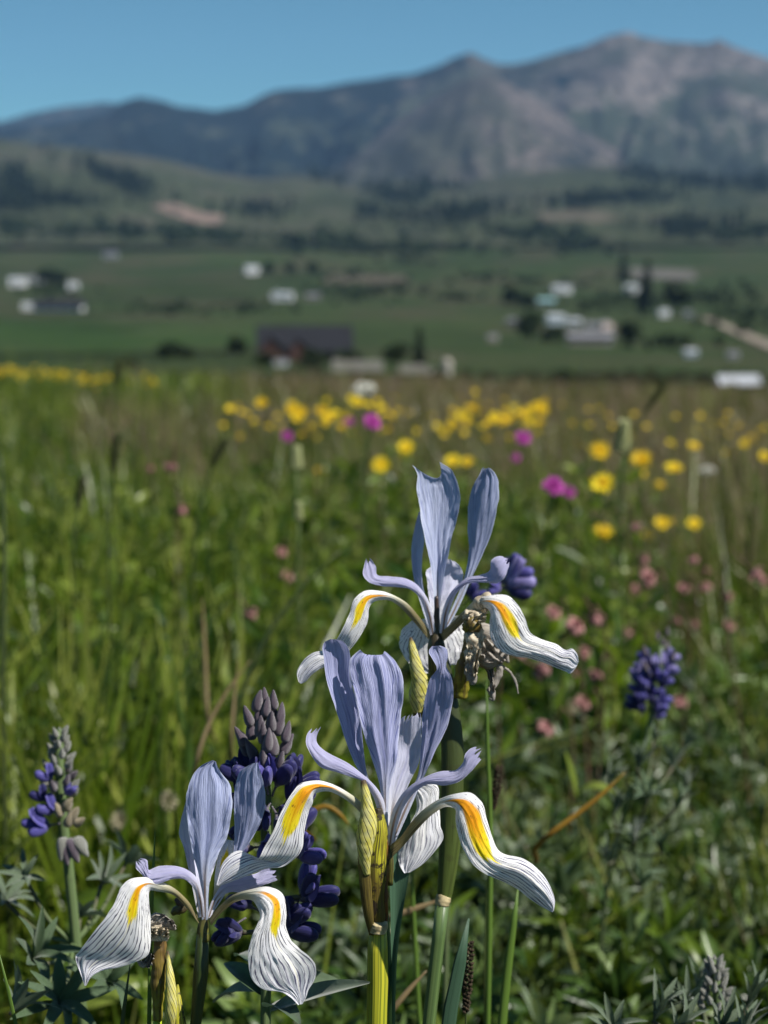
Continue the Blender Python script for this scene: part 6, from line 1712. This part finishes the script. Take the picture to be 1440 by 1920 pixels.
def blades(name, n, place, hfun, wfun, mat, label, lean=.28, levels=6, seed=0, tuft=0):
    rng = np.random.default_rng(seed)
    xy = place(rng, n)
    tint = rng.random(len(xy))
    if tuft:                                   # tussocks: blades fan out of shared roots
        cen = xy[:max(1, n // tuft)]
        k = rng.integers(0, len(cen), n)
        off = rng.normal(0, 1, (n, 2)) * (.012 + .006 * cen[k, 1:2] ** .5)
        xy = cen[k] + off
        ct = rng.random(len(cen))
        tint = np.clip(ct[k] + rng.normal(0, .22, n), 0, 1)
    n = len(xy)
    x, y = xy[:, 0], xy[:, 1]
    z = terr(x, y)
    h = hfun(rng, x, y)
    w = wfun(rng, x, y)
    a = rng.random(n) * 6.283
    if tuft:
        a = np.arctan2(off[:, 1], off[:, 0]) + rng.normal(0, .5, n)
    le = np.abs(rng.normal(0, lean, n)) + .05
    fa = a + rng.normal(0, .6, n) + math.pi / 2
    t = np.linspace(0, 1, levels)
    bend = le[:, None] * (t ** 1.8)[None] * h[:, None] * 1.3
    drop = (le[:, None] ** 2) * (t ** 3)[None] * h[:, None] * .45
    cx = x[:, None] + np.cos(a)[:, None] * bend
    cy = y[:, None] + np.sin(a)[:, None] * bend
    cz = z[:, None] - .01 + h[:, None] * t[None] - drop
    ww = w[:, None] * (np.clip(1.05 - t, .03, 1) ** .6 * np.clip(.55 + t * 1.6, 0, 1))[None]
    dx, dy = np.cos(fa)[:, None] * ww, np.sin(fa)[:, None] * ww
    V = np.stack([np.stack([cx - dx, cy - dy, cz], -1), np.stack([cx + dx, cy + dy, cz + 0 * dx], -1)], 2).reshape(-1, 3)
    base = (np.arange(n) * levels * 2)[:, None]
    j = np.arange(levels - 1)[None] * 2
    Fc = np.stack([base + j, base + j + 1, base + j + 3, base + j + 2], -1).reshape(-1, 4)
    UV = np.stack([np.repeat(tint, levels * 2), np.tile(np.repeat(t, 2), n)], -1)
    o = mesh_obj(name, V, Fc, mat, uv=UV)
    return tag(o, label, None, None, 'stuff')

def wedge(y0, y1, pw=1.0, side=(-1.75, 1.75)):
    """points inside the cone of view, by distance"""
    def f(rng, n):
        k = rng.random(n) ** pw
        y = y0 * (y1 / y0) ** k
        s = rng.uniform(side[0], side[1], n)
        return np.stack([s * (y * .222 + .05), y], -1)
    return f

def clumped(fn, freq, thr, seed):
    def f(rng, n):
        q = fn(rng, int(n * 2.2))
        k = fbm(q[:, 0] * freq, q[:, 1] * freq, seed, 3) + rng.normal(0, .10, len(q)) > thr
        return q[k][:n]
    return f

def hs(a, b):
    return lambda rng, x, y: rng.uniform(a, b, len(x)) * (.75 + .5 * fbm(x * 1.4 + 3, y * 1.4, 6, 3))

blades('meadow_grass', 30000, clumped(wedge(.86, 4.5), 3.0, .42, 3), hs(.10, .29), lambda r, x, y: r.uniform(.0016, .0050, len(x)), M_grass, 'green meadow grass round the irises', seed=1, lean=.38, tuft=26)
blades('fine_meadow_grass', 20000, wedge(.86, 3.5), hs(.06, .20), lambda r, x, y: r.uniform(.0008, .0018, len(x)), M_grass, 'short fine grass between the tussocks', seed=11, lean=.5)
blades('far_meadow_grass', 56000, wedge(3.2, 34, .75), hs(.13, .33), lambda r, x, y: r.uniform(.0022, .0060, len(x)) * (1 + y * .06), M_grass, 'grass of the far meadow up to its edge', seed=2, levels=5, lean=.34, tuft=22)
def left_h(rng, x, y):
    k = sstep(-(x / (y * .222)), -.15, .45)
    return rng.uniform(.16, .42, len(x)) * (.55 + .5 * k) * (.8 + .4 * fbm(x * 3, y * 3, 8, 2))
blades('tall_grass', 9500, clumped(wedge(1.0, 3.4, 1.0, (-1.75, .15)), 4.0, .49, 9), left_h, lambda r, x, y: r.uniform(.0022, .0066, len(x)), M_tall, 'tall bright green grass standing at the left', .34, 8, 4, 14)

# leafy undergrowth: many palmate and lance shaped leaves
def leafmass(name, n, place, size, hgt, mat, label, kinds, seed, flat=.5):
    rng = np.random.default_rng(seed)
    q = place(rng, n)
    protos = []
    for k in kinds:
        g = palmate_geo(k, 1.0, .10 if k > 3 else .16, 50 + k, .75) if k > 1 else leaflet_geo(1.0, .13, .35, .3, 7)
        protos.append(g)
    V, Fc, U, off = [], [], [], 0
    for i, (x, y) in enumerate(q):
        v, f, u = protos[i % len(protos)]
        s = size(rng, x, y)
        R = np.array(Euler((rng.normal() * flat, rng.normal() * flat, rng.random() * 6.283)).to_matrix())
        V.append((v * s) @ R.T + np.array([x, y, 0]))
        Fc.append(f + off)
        off += len(v)
        r0 = rng.random()
        U.append(np.stack([np.clip(r0 + .12 * (u[:, 0] - .5), 0, 1), u[:, 1] * .7], -1))
    lens = [len(v) for v in V]
    zz = terr(q[:, 0], q[:, 1]) + hgt(rng, q[:, 0], q[:, 1])
    V = np.concatenate(V)
    V[:, 2] += np.repeat(zz, lens)
    o = mesh_obj(name, V, np.concatenate(Fc), mat, uv=np.concatenate(U))
    return tag(o, label, None, None, 'stuff')

def hgt_fn(lo, hi, pw=1.0):
    return lambda rng, x, y: lo + (hi - lo) * rng.random(len(x)) ** pw * (.6 + .8 * fbm(x * 2.2 + 1, y * 2.2, 14, 3))

leafmass('leafy_undergrowth', 11500, clumped(wedge(.84, 2.4, 1.0, (-.5, 1.6)), 4.0, .44, 21), lambda r, x, y: r.uniform(.018, .042), hgt_fn(.02, .26), M_under, 'dark leafy undergrowth of lupine leaves at the right', (7, 1, 3, 9, 2, 8), 6, .75)
leafmass('low_leaves', 5600, clumped(wedge(.80, 1.7), 4.0, .50, 25), lambda r, x, y: r.uniform(.012, .026), hgt_fn(.01, .17), M_lime, 'bright low green leaves near the ground', (1, 3, 5), 7, .6)
leafmass('far_undergrowth', 7000, wedge(2.2, 9, .9), lambda r, x, y: r.uniform(.018, .040), hgt_fn(.02, .22), M_under, 'leafy undergrowth in the middle of the meadow', (1, 3, 5), 8, .6)

M_rust = make_blade_mat('rusty_grass_heads', [(0, (.10, .055, .040)), (.4, (.19, .11, .085)), (.75, (.26, .17, .14)), (1, (.20, .20, .07))], .35, .6, .2, (.30, .19, .16))
def right_far(rng, n):
    q = wedge(3.0, 30, .8, (-.75, 1.15))(rng, int(n * 1.8))
    k = (fbm(q[:, 0] * .9, q[:, 1] * .5, 31, 3) + .25 * sstep(q[:, 0] / (q[:, 1] * .222), -.7, .2)) > .58
    return q[k][:n]
blades('rusty_grass', 16000, right_far, hs(.22, .40), lambda r, x, y: r.uniform(.0010, .0026, len(x)) * (1 + y * .07), M_rust, 'rusty seeding grass hazing the far right of the meadow', .22, 5, 15)
blades('seeding_grass', 3800, wedge(2.0, 24, .8), hs(.34, .56), lambda r, x, y: r.uniform(.0008, .0020, len(x)) * (1 + y * .06), M_grass, 'taller seeding grass rising above the meadow edge', .18, 6, 16)
blades('pale_straw', 1300, wedge(1.1, 6, .9), hs(.18, .34), lambda r, x, y: r.uniform(.0008, .0018, len(x)), make_blade_mat('straw_blades', [(0, (.20, .15, .08)), (1, (.36, .30, .17))], .3, .6, .1), 'dead straw coloured blades among the green', .5, 5, 17)

M_silver = make_blade_mat('silvery_lupine_leaves', [(0, (.035, .065, .025)), (.5, (.085, .125, .060)), (1, (.19, .235, .15))], .22, .36, .1, (.12, .16, .09))
M_mix = make_blade_mat('mixed_meadow_leaves', [(0, (.012, .036, .004)), (.4, (.044, .092, .009)), (.72, (.125, .195, .017)), (1, (.28, .33, .07))], .40, .36, .1, (.2, .24, .05))
leafmass('silvery_leaves', 3200, clumped(wedge(.80, 1.7, 1.0, (-.25, 1.6)), 3.5, .45, 41), lambda r, x, y: r.uniform(.018, .040), hgt_fn(.05, .27), M_silver, 'silvery grey green lupine leaves at the lower right', (8, 7, 1, 9), 9, .7)
leafmass('mixed_leaves', 5200, clumped(wedge(1.0, 4.2, 1.0, (-1.75, .6)), 3.0, .50, 43), lambda r, x, y: r.uniform(.022, .060), hgt_fn(.05, .34, .8), M_mix, 'mixed green leaves tangled in the grass at the left', (1, 1, 1, 2), 10, 1.0)

leafmass('near_leaves', 1500, clumped(wedge(.72, 1.15, 1.0, (-1.5, 1.5)), 5.0, .47, 47), lambda r, x, y: r.uniform(.016, .032), hgt_fn(.08, .27), M_mix, 'narrow mid green leaves crowding the foot of the irises', (9, 1, 7, 1), 12, .7)
